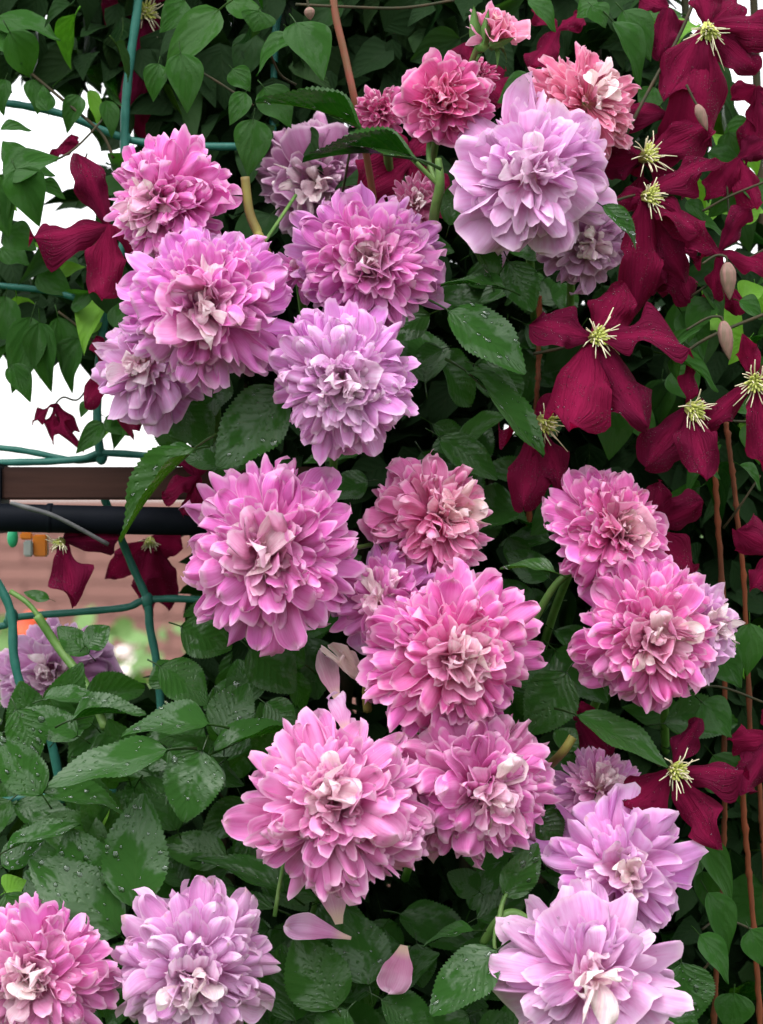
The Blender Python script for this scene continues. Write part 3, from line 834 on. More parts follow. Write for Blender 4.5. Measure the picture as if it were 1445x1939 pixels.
rstem([(70, 1165, .09), (110, 1225, .09), (165, 1300, .08), (200, 1380, .07)], .0023, M_STEM)
rstem([(20, 1120, .1), (60, 1150, .095), (110, 1225, .09)], .0014, M_STEM)
rstem([(915, 1785, -.01), (945, 1742, -.02), (975, 1730, -.02), (1005, 1755, -.02), (1032, 1820, -.015), (1050, 1860, -.01)], [.0019, .0024, .0024, .0022, .002], M_STEM)
rstem([(945, 1742, -.025), (955, 1700, -.02), (985, 1650, -.015)], .0012, M_STEM)
rstem([(940, 1750, -.024), (936, 1780, -.03), (938, 1800, -.032)], .0009, M_STEM)
rstem([(1085, 1395, -.002), (1065, 1425, .0), (1035, 1455, .02)], .0022, M_CUT)
rstem([(660, 1040, .0), (740, 1025, .02), (830, 1010, .05)], .0011, M_STEM)
rstem([(1090, 1080, .02), (1050, 1110, .02), (1005, 1190, .03), (960, 1300, .06)], .0018, M_STEM)
rstem([(520, 1735, -.02), (527, 1690, -.02), (540, 1620, .0)], .001, M_STEM)
rstem([(255, 1745, -.01), (250, 1790, .0), (230, 1860, .02)], .001, M_STEM)
# thick old canes inside the bush, rooted in the ground
for k, (x_, r_) in enumerate(((420, .006), (640, .008), (880, .007), (1010, .006))):
    b0 = P(x_ + 40, 969, .16); b0.z = 0
    q = spline([rinv @ b0, rinv @ P(x_ + 30, 2300, .17), rinv @ P(x_, 1500, .17), rinv @ P(x_ + 50, 900, .18), rinv @ P(x_ - 20, 300, .2)], 8)
    V, F = tube_geo(q, resample_rad([r_, r_ * .8, r_ * .5, r_ * .35], len(q)), 8)
    ob('cane', mk('cane', V, F, M_VSTEM), rose)
# hand-placed leaves: base, tip, width px, y, dy, normal, variant
RL = [
 ((372, 845), (205, 998), 74, -.02, -.01, (-.5, -.7, .5), 4), ((372, 850), (250, 900), 60, -.01, 0, (-.2, -.5, .8), 1),
 ((545, 735), (405, 880), 150, -.005, .0, (-.3, -.9, .3), 0), ((420, 880), (350, 860), 60, .02, 0, None, 2),
 ((845, 585), (1000, 700), 125, -.01, -.005, (.2, -.8, .5), 0), ((962, 548), (838, 522), 66, -.005, 0, (0, -.45, .9), 1),
 ((893, 448), (955, 540), 80, .0, 0, (.4, -.7, .6), 2), ((962, 492), (1010, 590), 80, .005, 0, (-.3, -.8, .5), 0),
 ((880, 700), (1045, 842), 84, .0, -.01, (.4, -.6, .7), 1), ((900, 690), (990, 740), 70, .01, 0, (.2, -.5, .8), 3),
 ((840, 660), (770, 700), 60, .03, 0, None, 1), ((830, 825), (945, 905), 74, .03, 0, (.1, -.9, .3), 0), ((860, 920), (905, 850), 60, .04, 0, None, 2),
 ((325, 1418), (88, 1472), 118, -.03, -.01, (.0, -.55, .85), 0), ((385, 1418), (343, 1552), 128, -.03, -.01, (.1, -.65, .75), 3),
 ((400, 1372), (228, 1372), 120, -.02, 0, (.1, -.5, .85), 1), ((256, 1728), (268, 1500), 142, -.03, .01, (-.1, -.85, .5), 0),
 ((232, 1775), (60, 1620), 150, -.028, 0, (-.3, -.7, .6), 3), ((170, 1700), (130, 1570), 130, -.02, 0, (-.3, -.6, .7), 1),
 ((82, 1508), (-5, 1395), 100, -.02, 0, (-.1, -.7, .7), 0), ((8, 1612), (142, 1545), 62, -.02, 0, (.1, -.4, .9), 1),
 ((0, 1640), (80, 1590), 70, -.01, 0, None, 0), ((78, 1500), (240, 1515), 80, -.01, .0, (0, -.6, .7), 2),
 ((400, 1428), (562, 1348), 80, -.01, 0, (.0, -.4, .9), 2), ((415, 1400), (470, 1290), 100, .0, .01, (.2, -.9, .4), 0),
 ((340, 1185), (440, 1225), 100, .02, 0, (-.1, -.9, .4), 3), ((300, 1260), (395, 1330), 110, .01, 0, (0, -.7, .7), 0),
 ((545, 1692), (370, 1608), 78, .0, 0, (0, -.6, .8), 1), ((525, 1722), (362, 1682), 64, -.005, 0, (0, -.5, .9), 0),
 ((945, 1796), (812, 1915), 128, -.045, -.01, (-.2, -.7, .7), 0), ((900, 1762), (800, 1778), 60, -.03, 0, (0, -.3, .9), 1),
 ((640, 1915), (560, 1770), 140, -.02, .0, (-.2, -.85, .4), 0), ((700, 1870), (660, 1715), 130, -.015, .01, (.2, -.85, .4), 3),
 ((560, 1939), (530, 1790), 120, -.01, 0, (-.3, -.8, .4), 0), ((720, 1890), (830, 1960), 110, -.02, 0, (.1, -.7, .6), 1),
 ((660, 1910), (600, 1990), 110, -.02, 0, None, 0), ((1088, 1352), (1270, 1442), 92, -.008, -.01, (.1, -.6, .8), 0),
 ((955, 1702), (1022, 1600), 78, -.02, 0, (.3, -.85, .3), 3), ((795, 302), (580, 262), 70, -.015, 0, (.1, -.3, .95), 4),
 ((785, 300), (655, 260), 62, -.018, 0, (.0, -.5, .85), 0), ((690, 245), (500, 155), 44, -.01, .0, (.2, -.35, .9), 4),
 ((1138, 388), (1218, 456), 52, -.02, 0, (.2, -.7, .5), 2), ((1055, 1085), (950, 1062), 58, -.01, 0, (0, -.4, .9), 1),
 ((1075, 1270), (1000, 1390), 120, .02, 0, (0, -.8, .5), 0), ((1290, 1820), (1310, 1945), 120, -.01, 0, (.2, -.9, .3), 0),
 ((1010, 1540), (1060, 1600), 90, .0, 0, (0, -.9, .3), 0), ((1060, 1420), (1090, 1380), 60, .01, 0, (0, -.9, .3), 0), ((1240, 1900), (1330, 1960), 90, -.02, 0, None, 1),
 ((80, 1325), (178, 1308), 70, .02, 0, (0, -.4, .9), 1), ((130, 1365), (270, 1330), 70, .0, 0, (0, -.35, .9), 4), ((150, 1395), (40, 1340), 80, .01, 0, None, 0),
 ((160, 1225), (205, 1185), 60, .04, 0, (0, -.8, .4), 3), ((170, 1240), (110, 1185), 60, .05, 0, None, 0), ((30, 1340), (70, 1440), 90, .0, 0, None, 0), ((95, 1135), (45, 1120), 26, .06, 0, None, 0),
 ((910, 1690), (850, 1650), 80, .01, 0, (0, -.6, .7), 0), ((985, 1740), (1050, 1780), 70, -.01, 0, None, 2), ((900, 1740), (1000, 1690), 80, .005, 0, (0, -.7, .5), 1), ((1000, 1800), (960, 1740), 60, .0, 0, (0, -.8, .4), 1),
 ((850, 430), (880, 330), 60, .05, 0, None, 0), ((470, 1225), (560, 1310), 110, .03, 0, (0, -.9, .3), 0), ((560, 1215), (480, 1270), 90, .04, 0, None, 0),
 ((700, 910), (620, 930), 80, .05, 0, None, 3), ((330, 760), (400, 850), 100, .05, 0, None, 0), ((430, 700), (370, 800), 100, .06, 0, None, 3), ((470, 820), (400, 900), 90, .05, 0, None, 0), ((300, 780), (350, 860), 80, .1, 0, None, 1), ((330, 1300), (300, 1250), 80, .04, 0, None, 0), ((10, 1690), (50, 1760), 80, -.02, 0, None, 0), ((500, 1330), (560, 1380), 70, .0, 0, None, 0),
]
for b_, t_, wd, y, dy, n, var in RL:
    o = put_leaf(rose, ROSE_LEAVES, b_, t_, wd, y, dy, n, var)
def sky_gap(px, py, soft=0.0):
    """where the photo looks out between the plants"""
    if px < 232 and 165 + (px * .25) < py < 440 - soft and not (px > 150 and py > 290): return True
    if px < 165 and 690 < py < 1170: return True
    if px < 345 and 875 < py < 1175: return True
    if 90 < px < 340 and 1165 < py < 1300: return True
    if px < 170 and py > 600 and py < 1170 and py > 690: return True
    if px > 1290 and -50 < py < 40 + (px - 1290) * .2: return True
    if px > 1400 and 0 < py < 330: return True
    return False
rf = random.Random(31)
count = len(RL)
zones = [(0, 560, 1310, 1990, 110, (.01, .10)), (540, 1040, 1640, 1990, 45, (.01, .09)), (770, 1080, 430, 1420, 58, (.05, .13)), (420, 760, 860, 1350, 26, (.06, .14)), (1020, 1330, 1300, 1960, 12, (.03, .1))]
for x0, x1, y0, y1, n_, (d0, d1) in zones:
    for _ in range(n_):
        px, py = rf.uniform(x0, x1), rf.uniform(y0, y1)
        a = rf.uniform(0, 6.28); L = rf.uniform(85, 160)
        y = rf.uniform(d0, d1)
        put_leaf(rose, ROSE_LEAVES, (px, py), (px + L * math.cos(a), py + L * .8 * math.sin(a)), L * rf.uniform(.55, .75), y, rf.uniform(-.02, .02))

# real beads of rain on the wet leaves in front
def leaf_drops():
    rr = random.Random(8)
    leaves = [o for o in rose.children if o.name.startswith('leaf')][:60]
    for o in leaves:
        if o.matrix_basis.translation.y + rose.location.y > .0: continue
        V = []; F = []
        mxi = o.matrix_basis
        me = o.data
        nvv = 31 * 7
        for k in range(rr.randrange(10, 24)):
            i = rr.randrange(4, 41); j = rr.randrange(0, 6)
            c0 = me.vertices[i * 7 + j].co; c1 = me.vertices[(i + 1) * 7 + j + 1].co; c2 = me.vertices[i * 7 + j + 1].co
            f1, f2 = rr.random(), rr.random()
            if f1 + f2 > 1: f1, f2 = 1 - f1, 1 - f2
            c = c0 + (c1 - c0) * f1 + (c2 - c0) * f2
            r = rr.choice((.0004, .0004, .0005, .0006, .0008, .0013))
            blob_geo(mxi @ c, r, V, F, rr.uniform(.8, 1.6), rr.uniform(.8, 1.3), .34, 6, 10, mxi.to_3x3().normalized())
        inv_ = mxi.inverted()
        d = ob('rain_drops', mk('rain_drops', [inv_ @ v for v in V], F, M_WATER), o); d['kind'] = 'stuff'
leaf_drops()

# ------------------------------------------------------------------ clematis vine: leaves
vine = empty('clematis_vine', (P(1250, 0, .15).x, .16, 0))
tag(vine, 'leafy clematis vine covering the trellis behind the roses', 'vine')
CLEAF = [
 ((415, 18), (298, 132), 92, .06, 0, (-.2, -.9, .4), 0), ((342, 100), (356, 212), 74, .05, 0, (.1, -.9, .3), 0), ((300, 120), (285, 190), 50, .07, 0, None, 1),
 ((560, 42), (616, 142), 96, .03, -.01, (.1, -.8, .6), 0), ((552, 70), (474, 126), 60, .035, 0, (-.1, -.7, .7), 1), ((480, 225), (468, 332), 76, .05, 0, (0, -.95, .2), 0),
 ((500, 165), (555, 240), 78, .05, 0, (.2, -.9, .3), 2), ((440, 130), (475, 172), 50, .06, 0, None, 2), ((465, 175), (432, 235), 48, .05, 0, (0, -.8, .4), 0), ((490, 20), (480, 60), 70, .07, 0, None, 0), ((430, 0), (510, 40), 70, .08, 0, None, 2),
 ((20, 320), (105, 325), 56, .1, 0, (0, -.8, .5), 0), ((40, 310), (68, 410), 66, .1, 0, (.1, -.9, .2), 0), ((38, 305), (5, 265), 60, .1, 0, (0, -.7, .6), 2), ((0, 245), (58, 238), 30, .11, 0, (0, -.7, .6), 1), ((5, 330), (5, 440), 40, .1, 0, None, 0), ((75, 345), (125, 372), 34, .1, 0, None, 1),
 ((90, 210), (80, 160), 40, .11, 0, None, 2), ((5, 330), (110, 290), 76, .09, 0, (.1, -.8, .4), 0), ((30, 320), (75, 425), 84, .09, 0, (.1, -.9, .2), 3), ((-20, 350), (15, 450), 70, .1, 0, None, 0), ((150, 180), (120, 250), 46, .12, 0, None, 1), ((200, 190), (215, 260), 40, .12, 0, None, 0), ((60, 150), (75, 215), 50, .12, 0, None, 0), ((10, 150), (-5, 215), 60, .12, 0, None, 3), ((120, 440), (160, 470), 50, .1, 0, None, 0), ((20, 690), (60, 760), 50, .12, 0, None, 0), ((150, 640), (120, 740), 60, .12, 0, None, 3), ((10, 440), (70, 470), 70, .11, 0, None, 0), ((1300, 120), (1280, 190), 50, .08, 0, None, 0), ((1420, 230), (1360, 260), 44, .08, 0, None, 1), ((130, 470), (95, 490), 40, .12, 0, None, 2),
 ((60, 600), (20, 745), 80, .12, 0, (.1, -.9, .2), 0), ((75, 610), (88, 742), 66, .12, 0, (-.1, -.9, .2), 3), ((110, 600), (130, 720), 60, .12, 0, None, 0), ((10, 560), (-10, 690), 70, .13, 0, None, 0),
 ((195, 800), (140, 858), 44, .12, 0, (0, -.9, .2), 0), ((200, 790), (255, 825), 50, .12, 0, (0, -.9, .2), 0), ((165, 760), (150, 790), 24, .12, 0, None, 0),
 ((1160, 770), (1156, 872), 80, .02, 0, (.1, -.9, .3), 0), ((1195, 765), (1240, 850), 66, .03, 0, (.2, -.8, .3), 2), ((1258, 668), (1326, 610), 30, .0, -.005, (.2, -.7, .6), 1), ((1262, 672), (1372, 722), 40, -.002, 0, (.1, -.6, .8), 1), ((1270, 680), (1285, 720), 24, .0, 0, None, 1),
 ((1275, 700), (1320, 760), 80, .03, 0, (.1, -.9, .2), 0), ((1350, 570), (1290, 640), 70, .03, 0, (0, -.6, .7), 1), ((1330, 545), (1380, 600), 60, .03, 0, (0, -.5, .8), 1), ((1400, 570), (1450, 600), 50, .02, 0, None, 1), ((1290, 590), (1340, 680), 80, .04, 0, None, 0),
 ((1420, 1180), (1418, 1282), 64, .03, 0, (.1, -.9, .3), 0), ((1330, 1330), (1390, 1395), 84, .02, 0, (.2, -.9, .4), 2), ((1355, 1240), (1410, 1300), 80, .05, 0, None, 0), ((1380, 1180), (1350, 1230), 46, .03, 0, None, 1),
 ((1320, 1580), (1400, 1720), 62, .02, 0, (.3, -.8, .3), 0), ((1340, 1690), (1392, 1810), 66, .01, 0, (.3, -.8, .3), 1), ((1325, 1770), (1390, 1860), 64, .0, 0, (.3, -.7, .5), 0), ((1330, 1650), (1350, 1740), 50, .03, 0, None, 0),
 ((1350, 1430), (1420, 1530), 74, .05, 0, (.2, -.9, .2), 0), ((1420, 1760), (1460, 1840), 70, .02, 0, None, 0), ((1390, 1880), (1380, 1960), 80, .04, 0, (0, -1, .2), 0), ((1330, 1480), (1400, 1480), 50, .04, 0, None, 2), ((1290, 1640), (1340, 1620), 90, .06, 0, None, 0),
 ((1180, 20), (1240, 110), 80, .06, 0, (.2, -.8, .4), 0), ((1160, 40), (1230, 150), 70, .05, 0, (.4, -.7, .5), 1), ((1130, 0), (1090, 30), 60, .06, 0, None, 0), ((1000, 0), (1060, 50), 60, .05, 0, (0, -.6, .7), 1), ((1120, 10), (1150, 50), 60, .05, 0, (0, -.7, .6), 0),
 ((1340, 290), (1420, 320), 60, .06, 0, (0, -.7, .5), 0), ((1400, 350), (1340, 410), 60, .06, 0, None, 2), ((1380, 250), (1395, 330), 60, .07, 0, None, 0), ((1290, 420), (1380, 430), 54, .05, 0, (0, -.5, .8), 1), ((1410, 340), (1460, 400), 60, .05, 0, None, 0), ((1300, 380), (1340, 420), 40, .05, 0, None, 0),
 ((1400, 880), (1450, 920), 46, .02, 0, (0, -.4, .9), 1), ((1420, 800), (1440, 880), 60, .04, 0, None, 0), ((1380, 760), (1440, 780), 50, .04, 0, None, 1), ((1240, 165), (1215, 215), 60, .06, 0, None, 2), ((1300, 860), (1370, 900), 60, .06, 0, None, 0),
 ((1060, 960), (1000, 1010), 70, .07, 0, None, 0), ((1080, 990), (1010, 980), 66, .08, 0, None, 2), ((240, 780), (210, 850), 40, .12, 0, None, 1), ((70, 520), (140, 560), 60, .13, 0, None, 0), ((0, 470), (60, 500), 60, .13, 0, None, 2), ((215, 620), (240, 560), 40, .1, 0, None, 0),
 ((1010, 150), (940, 190), 70, .08, 0, None, 0), ((350, 0), (300, 60), 60, .09, 0, None, 0),
]
for b_, t_, wd, y, dy, n, var in CLEAF:
    put_leaf(vine, CLEM_LEAVES, b_, t_, wd, y, dy, n, var)
for b_, t_, wd, y in (((8, 1690), (48, 1665), 60, .0), ((115, 490), (60, 455), 34, .13), ((190, 600), (150, 640), 40, .13), ((1380, 290), (1350, 250), 40, .1), ((1400, 420), (1445, 380), 50, .1),
                      ((1260, 110), (1290, 170), 40, .1), ((1330, 560), (1370, 540), 30, .09), ((1430, 540), (1440, 600), 40, .08), ((205, 1520), (180, 1590), 30, .02), ((160, 830), (205, 815), 40, .14), ((1370, 300), (1430, 330), 60, .09), ((1410, 260), (1440, 330), 50, .09), ((1350, 400), (1420, 400), 46, .08), ((1300, 340), (1340, 400), 46, .08), ((1400, 560), (1450, 540), 60, .07), ((1240, 40), (1280, 120), 56, .08), ((1250, 200), (1210, 160), 40, .09), ((1420, 640), (1380, 690), 40, .06), ((20, 600), (60, 690), 44, .14), ((100, 520), (160, 500), 40, .14), ((0, 330), (30, 400), 40, .13), ((170, 170), (190, 240), 30, .14), ((300, 800), (350, 790), 50, .13), ((330, 830), (300, 790), 40, .13)):
    put_leaf(vine, BACKLIT_LEAVES, b_, t_, wd, y)
n_left = 296 - len(CLEAF) - 24
rv = random.Random(91)
k = 0
while k < n_left:
    q = rv.random()
    if q < .40: px, py = rv.uniform(1230, 1560), rv.uniform(-60, 2000)
    elif q < .62: px, py = rv.uniform(-60, 240), rv.uniform(-60, 860)
    elif q < .85: px, py = rv.uniform(240, 1240), rv.uniform(-80, 420)
    else: px, py = rv.uniform(900, 1300), rv.uniform(420, 1900)
    y = rv.uniform(.09, .20)
    a = rv.gauss(1.57, .9); L = rv.uniform(50, 135)
    if sky_gap(px, py) or sky_gap(px + L * math.cos(a), py + L * math.sin(a)): continue
    if px < 240 and py > 690: continue
    # thinner growth against the sky at upper right
    if px > 1260 and py < 560 and rv.random() < .35: continue
    sky_side = px > 1240 or px < 230
    lib = SHADED_LEAVES if rv.random() < (.45 if sky_side else .85) else (BACKLIT_LEAVES if sky_side and rv.random() < .35 else CLEM_LEAVES)
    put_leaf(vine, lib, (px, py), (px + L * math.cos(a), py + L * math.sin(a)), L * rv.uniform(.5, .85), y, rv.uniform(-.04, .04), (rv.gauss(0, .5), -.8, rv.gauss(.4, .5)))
    k += 1

# the mass of the vine behind: far too many leaves to count
def foliage_mass(name, mat, pts, parent, label=None):
    lib = [leaf_mesh('l', mat, 'low', s, fold=.25, arch=.3)[0:3] for s in (1, 2, 3)]
    V = []; F = []; UV = []
    arrs = [(np.array([tuple(v) for v in l[0]]), l[1], l[2]) for l in lib]
    rr = random.Random(4)
    allv = []; n0 = 0
    for (p, L) in pts:
        va, fa, ua = rr.choice(arrs)
        d = Vector((rr.gauss(0, .6), rr.gauss(0, .5), rr.gauss(-.6, .6)))
        if d.length < .1: d = Vector((0, 0, -1))
        m3 = frame(d, Vector((rr.gauss(0, .5), rr.gauss(-.6, .5), rr.gauss(.6, .5))))
        mat3 = np.array(m3) * np.array([L, L * rr.uniform(.55, .8), L])[None, :]
        allv.append(va @ mat3.T + np.array(p))
        F += [tuple(n0 + q for q in f) for f in fa]; UV += ua
        n0 += len(va)
    vv = np.concatenate(allv)
    me = mk(name, vv.tolist(), F, mat, UV)
    return me
mass = []
rm = random.Random(15)
while len(mass) < 12500:
    px, py = (rm.uniform(-120, 1580), rm.uniform(-150, 2100)) if rm.random() < .66 else (rm.uniform(-500, 1950), rm.uniform(-1300, 2700))
    y = rm.choice((rm.uniform(.14, .24), rm.uniform(.2, .55)))
    L = rm.uniform(70, 130)
    # pixel seen from the lens at that depth
    ok = True
    for ddx in (-40, 0, 40):
        for ddy in (-20, 0, 60):
            if sky_gap(px + ddx, py + ddy): ok = False
    if not ok: continue
    if px < 345 and 690 < py < 1320: continue
    if px < 240 and 160 < py < 690 and rm.random() < .15: continue
    if px < 0 and py > -100: continue
    if px > 1240 and py < 560 and (y > .30 or rm.random() < .45): continue
    mass.append((tuple(P(px, py, y)), S(L, .1)))
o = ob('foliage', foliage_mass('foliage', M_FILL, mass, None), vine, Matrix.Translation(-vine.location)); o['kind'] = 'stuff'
# woody vine stems from the ground and thin tendrils
vinv = Matrix.Translation(-vine.location)
def vstem(pts, r, n=6, mat=None):
    q = spline([vinv @ P(*p) for p in pts], n)
    V, F = tube_geo(q, resample_rad(r, len(q)), 6)
    ob('stem', mk('stem', V, F, mat or M_VSTEM), vine)
for x_ in (1120, 1290, 1420, 520):
    b0 = vinv @ Vector((P(x_, 0, .25).x, .25, 0))
    q = spline([b0, vinv @ P(x_ + 20, 2400, .25), vinv @ P(x_ - 10, 1400, .24), vinv @ P(x_ + 25, 700, .22), vinv @ P(x_, -200, .2)], 8)
    V, F = tube_geo(q, resample_rad([.006, .004, .003, .002], len(q)), 7); ob('stem', mk('stem', V, F, M_VSTEM), vine)
for pts, r in (
    ([(1185, 255, .03), (1240, 150, .04), (1290, 60, .05), (1330, -40, .06)], .0009), ([(1145, 390, -.01), (1180, 375, .01), (1225, 365, .02)], .0007),
    ([(1330, 400, .04), (1385, 370, .04), (1460, 340, .04)], .0006), ([(1375, 330, .05), (1380, 420, .05), (1365, 470, .05)], .0006), ([(1270, 690, .01), (1340, 640, .01), (1460, 590, .02)], .0008),
    ([(1310, 560, .03), (1400, 500, .03), (1460, 465, .03)], .0006), ([(1340, 790, .03), (1400, 798, .03), (1460, 795, .03)], .0006), ([(1010, 670, .02), (1060, 660, .02), (1110, 645, .01)], .0008),
    ([(60, 140, .12), (120, 190, .12), (190, 250, .12), (215, 300, .12)], .0008), ([(0, 340, .11), (40, 325, .1), (130, 290, .11), (200, 220, .12)], .0006), ([(165, 290, .12), (150, 340, .12)], .0005),
    ([(105, 765, .14), (120, 752, .14), (150, 755, .14), (185, 700, .13)], .0005), ([(110, 590, .12), (150, 620, .12), (190, 660, .12)], .0007), ([(510, 95, .04), (530, 140, .05), (560, 160, .06)], .0006),
    ([(560, 8, .05), (640, 12, .05), (760, 15, .06), (860, 0, .07)], .0007), ([(370, 130, .06), (420, 160, .06), (480, 200, .06)], .0006), ([(1330, 1760, .02), (1370, 1740, .03), (1445, 1770, .03)], .0006), ([(1310, 1860, .02), (1345, 1820, .02), (1370, 1770, .02)], .0007),
    ([(1440, 900, .05), (1400, 960, .05), (1370, 1000, .06)], .0006), ([(1300, 1310, .04), (1360, 1300, .04), (1445, 1330, .05)], .0006), ([(640, 410, .08), (655, 330, .05), (665, 270, .04)], .0006), ([(1250, 1450, .03), (1180, 1400, .05)], .0006)):
    vstem(pts, r)

# ------------------------------------------------------------------ crimson clematis flowers
TW = [(0, .20), (.12, .36), (.3, .68), (.48, .94), (.6, 1.0), (.74, .86), (.87, .52), (.95, .24), (1, .03)]
def tepal_mesh(L, W, curl, seed, ruf=.17):
    rr = random.Random(seed); nv, nu = 19, 11
    V = []; UV = []
    p1, p2, p3 = (rr.uniform(0, 6.28) for _ in range(3))
    cup = rr.uniform(-1.3, .2); fold = rr.uniform(.05, .22)
    xs, ws = zip(*TW)
    tw = rr.uniform(-.5, .5)
    for i in range(nv):
        t = i / (nv - 1)
        wd = float(np.interp(t, xs, ws)) * W * .5
        a = curl * t * t
        for j in range(nu):
            u = -1 + 2 * j / (nu - 1)
            y = u * wd * (1 + .09 * math.sin(13 * t + p3 + 2 * u) + .05 * math.sin(27 * t + p1 - 2 * u))
            z = -curl * t * t * L * .5 + cup * abs(u) ** 1.6 * wd
            z += ruf * L * abs(u) ** 1.8 * math.sin(11 * t + p1 * (1 if u > 0 else 2)) * min(1, t * 2)
            z += .05 * W * math.cos(3 * math.pi * u + .6 * math.sin(5 * t + p2)) * math.sin(math.pi * t) - fold * W * math.exp(-(u / .16) ** 2) * math.sin(math.pi * min(1, t * 1.1))
            z += .07 * L * math.sin(6 * t + p2) * t * (.5 + .5 * u) + .022 * L * math.sin(19 * t + 4 * u + p3) * abs(u) * t
            tt = tw * t * t
            y2 = y * math.cos(tt) - z * math.sin(tt) * .3; z2 = z + y * math.sin(tt)
            V.append(Vector((t * L * (1 - .10 * abs(curl) * t), y2, z2))); UV.append((u * .5 + .5, t))
    return mk('tepal', V, grid_faces(nu, nv), M_TEPAL, UV)
def clematis(label, c, y, tepals, face=None, stam=1.0, seed=0, wet=0):
    root = empty('clematis_flower', P(c[0], c[1], y))
    tag(root, label, 'clematis', 'crimson clematis flowers')
    rr = random.Random(seed + 500)
    for k, tp in enumerate(tepals):
        tx, ty, dy, wd = tp[:4]; curl = tp[4] * 1.3 + .15 if len(tp) > 4 else rr.uniform(.3, .95)
        d = P(tx, ty, y + dy) - root.location
        n = Vector(tp[5]) if len(tp) > 5 else Vector((rr.uniform(-.7, .7), -1, rr.uniform(-.2, 1.1)))
        me = tepal_mesh(d.length, S(wd, y) * .82, curl, seed * 13 + k)
        ob('tepal', me, root, frame(d, n).to_4x4())
    if wet:
        V = []; F = []
        tps = [o for o in root.children if o.name.startswith('tepal')]
        for _ in range(wet):
            o = rr.choice(tps); vv = o.data.vertices
            i = rr.randrange(6, 17); j = rr.randrange(0, 10)
            f1, f2 = rr.random(), rr.random()
            c0 = vv[i * 11 + j].co; c = c0 + (vv[i * 11 + j + 1].co - c0) * f1 + (vv[(i + 1) * 11 + j].co - c0) * f2
            n_ = vv[i * 11 + j].normal
            cw = o.matrix_basis @ c
            nw = o.matrix_basis.to_3x3() @ n_
            if nw.y > 0: nw = -nw
            if nw.z < rr.uniform(-.3, .4): continue
            blob_geo(cw, rr.choice((.00025, .0003, .0004, .0005)), V, F, 1, 1, .8, 4, 6)
        o = ob('rain_drops', mk('rain_drops', V, F, M_WATER), root); o['kind'] = 'stuff'
    if face is not None:
        A = Vector(face).normalized(); x = A.orthogonal().normalized(); yv = A.cross(x)
        sz = S(54, y) * stam
        V = []; F = []
        for i in range(30):
            ph = i * 2.39996; t = (i + .5) / 30
            th = R_(lerp(8, 58, t ** .8)) + rr.uniform(-.22, .22)
            rad = x * math.cos(ph) + yv * math.sin(ph)
            L = sz * rr.uniform(.6, 1.15)
            p0 = rad * sz * .06; d0 = (A * math.cos(th * .55) + rad * math.sin(th * .55)); d1 = (A * math.cos(th * 1.25) + rad * math.sin(th * 1.25))
            sw = Vector((rr.gauss(0, .10), rr.gauss(0, .10), rr.gauss(-.04, .10))) * L
            pts = [p0, p0 + d0 * L * .4, p0 + d0 * L * .4 + d1 * L * .32 + sw * .5, p0 + d0 * L * .4 + d1 * L * .6 + sw * 1.4]
            tube_geo(pts, [.0002, .0002, .00034, .00022], 4, V, F)
        o = ob('stamens', mk('stamens', V, F, M_STAMEN), root); o['kind'] = 'stuff'
        V = []; F = []
        for i in range(22):
            ph = i * 2.39996; t = (i + .5) / 22
            rad = x * math.cos(ph) + yv * math.sin(ph)
            p0 = rad * sz * .15 * math.sqrt(t); p1 = p0 + (A * .46 + rad * .16 * t) * sz; p2 = p1 + (A * .16 + rad * .14 * rr.uniform(.3, 1)) * sz
            tube_geo([p0, p1, p2], [.0007, .0008, .0004], 5, V, F)
        ob('pistil', mk('pistil', V, F, M_PISTIL), root)
    return root
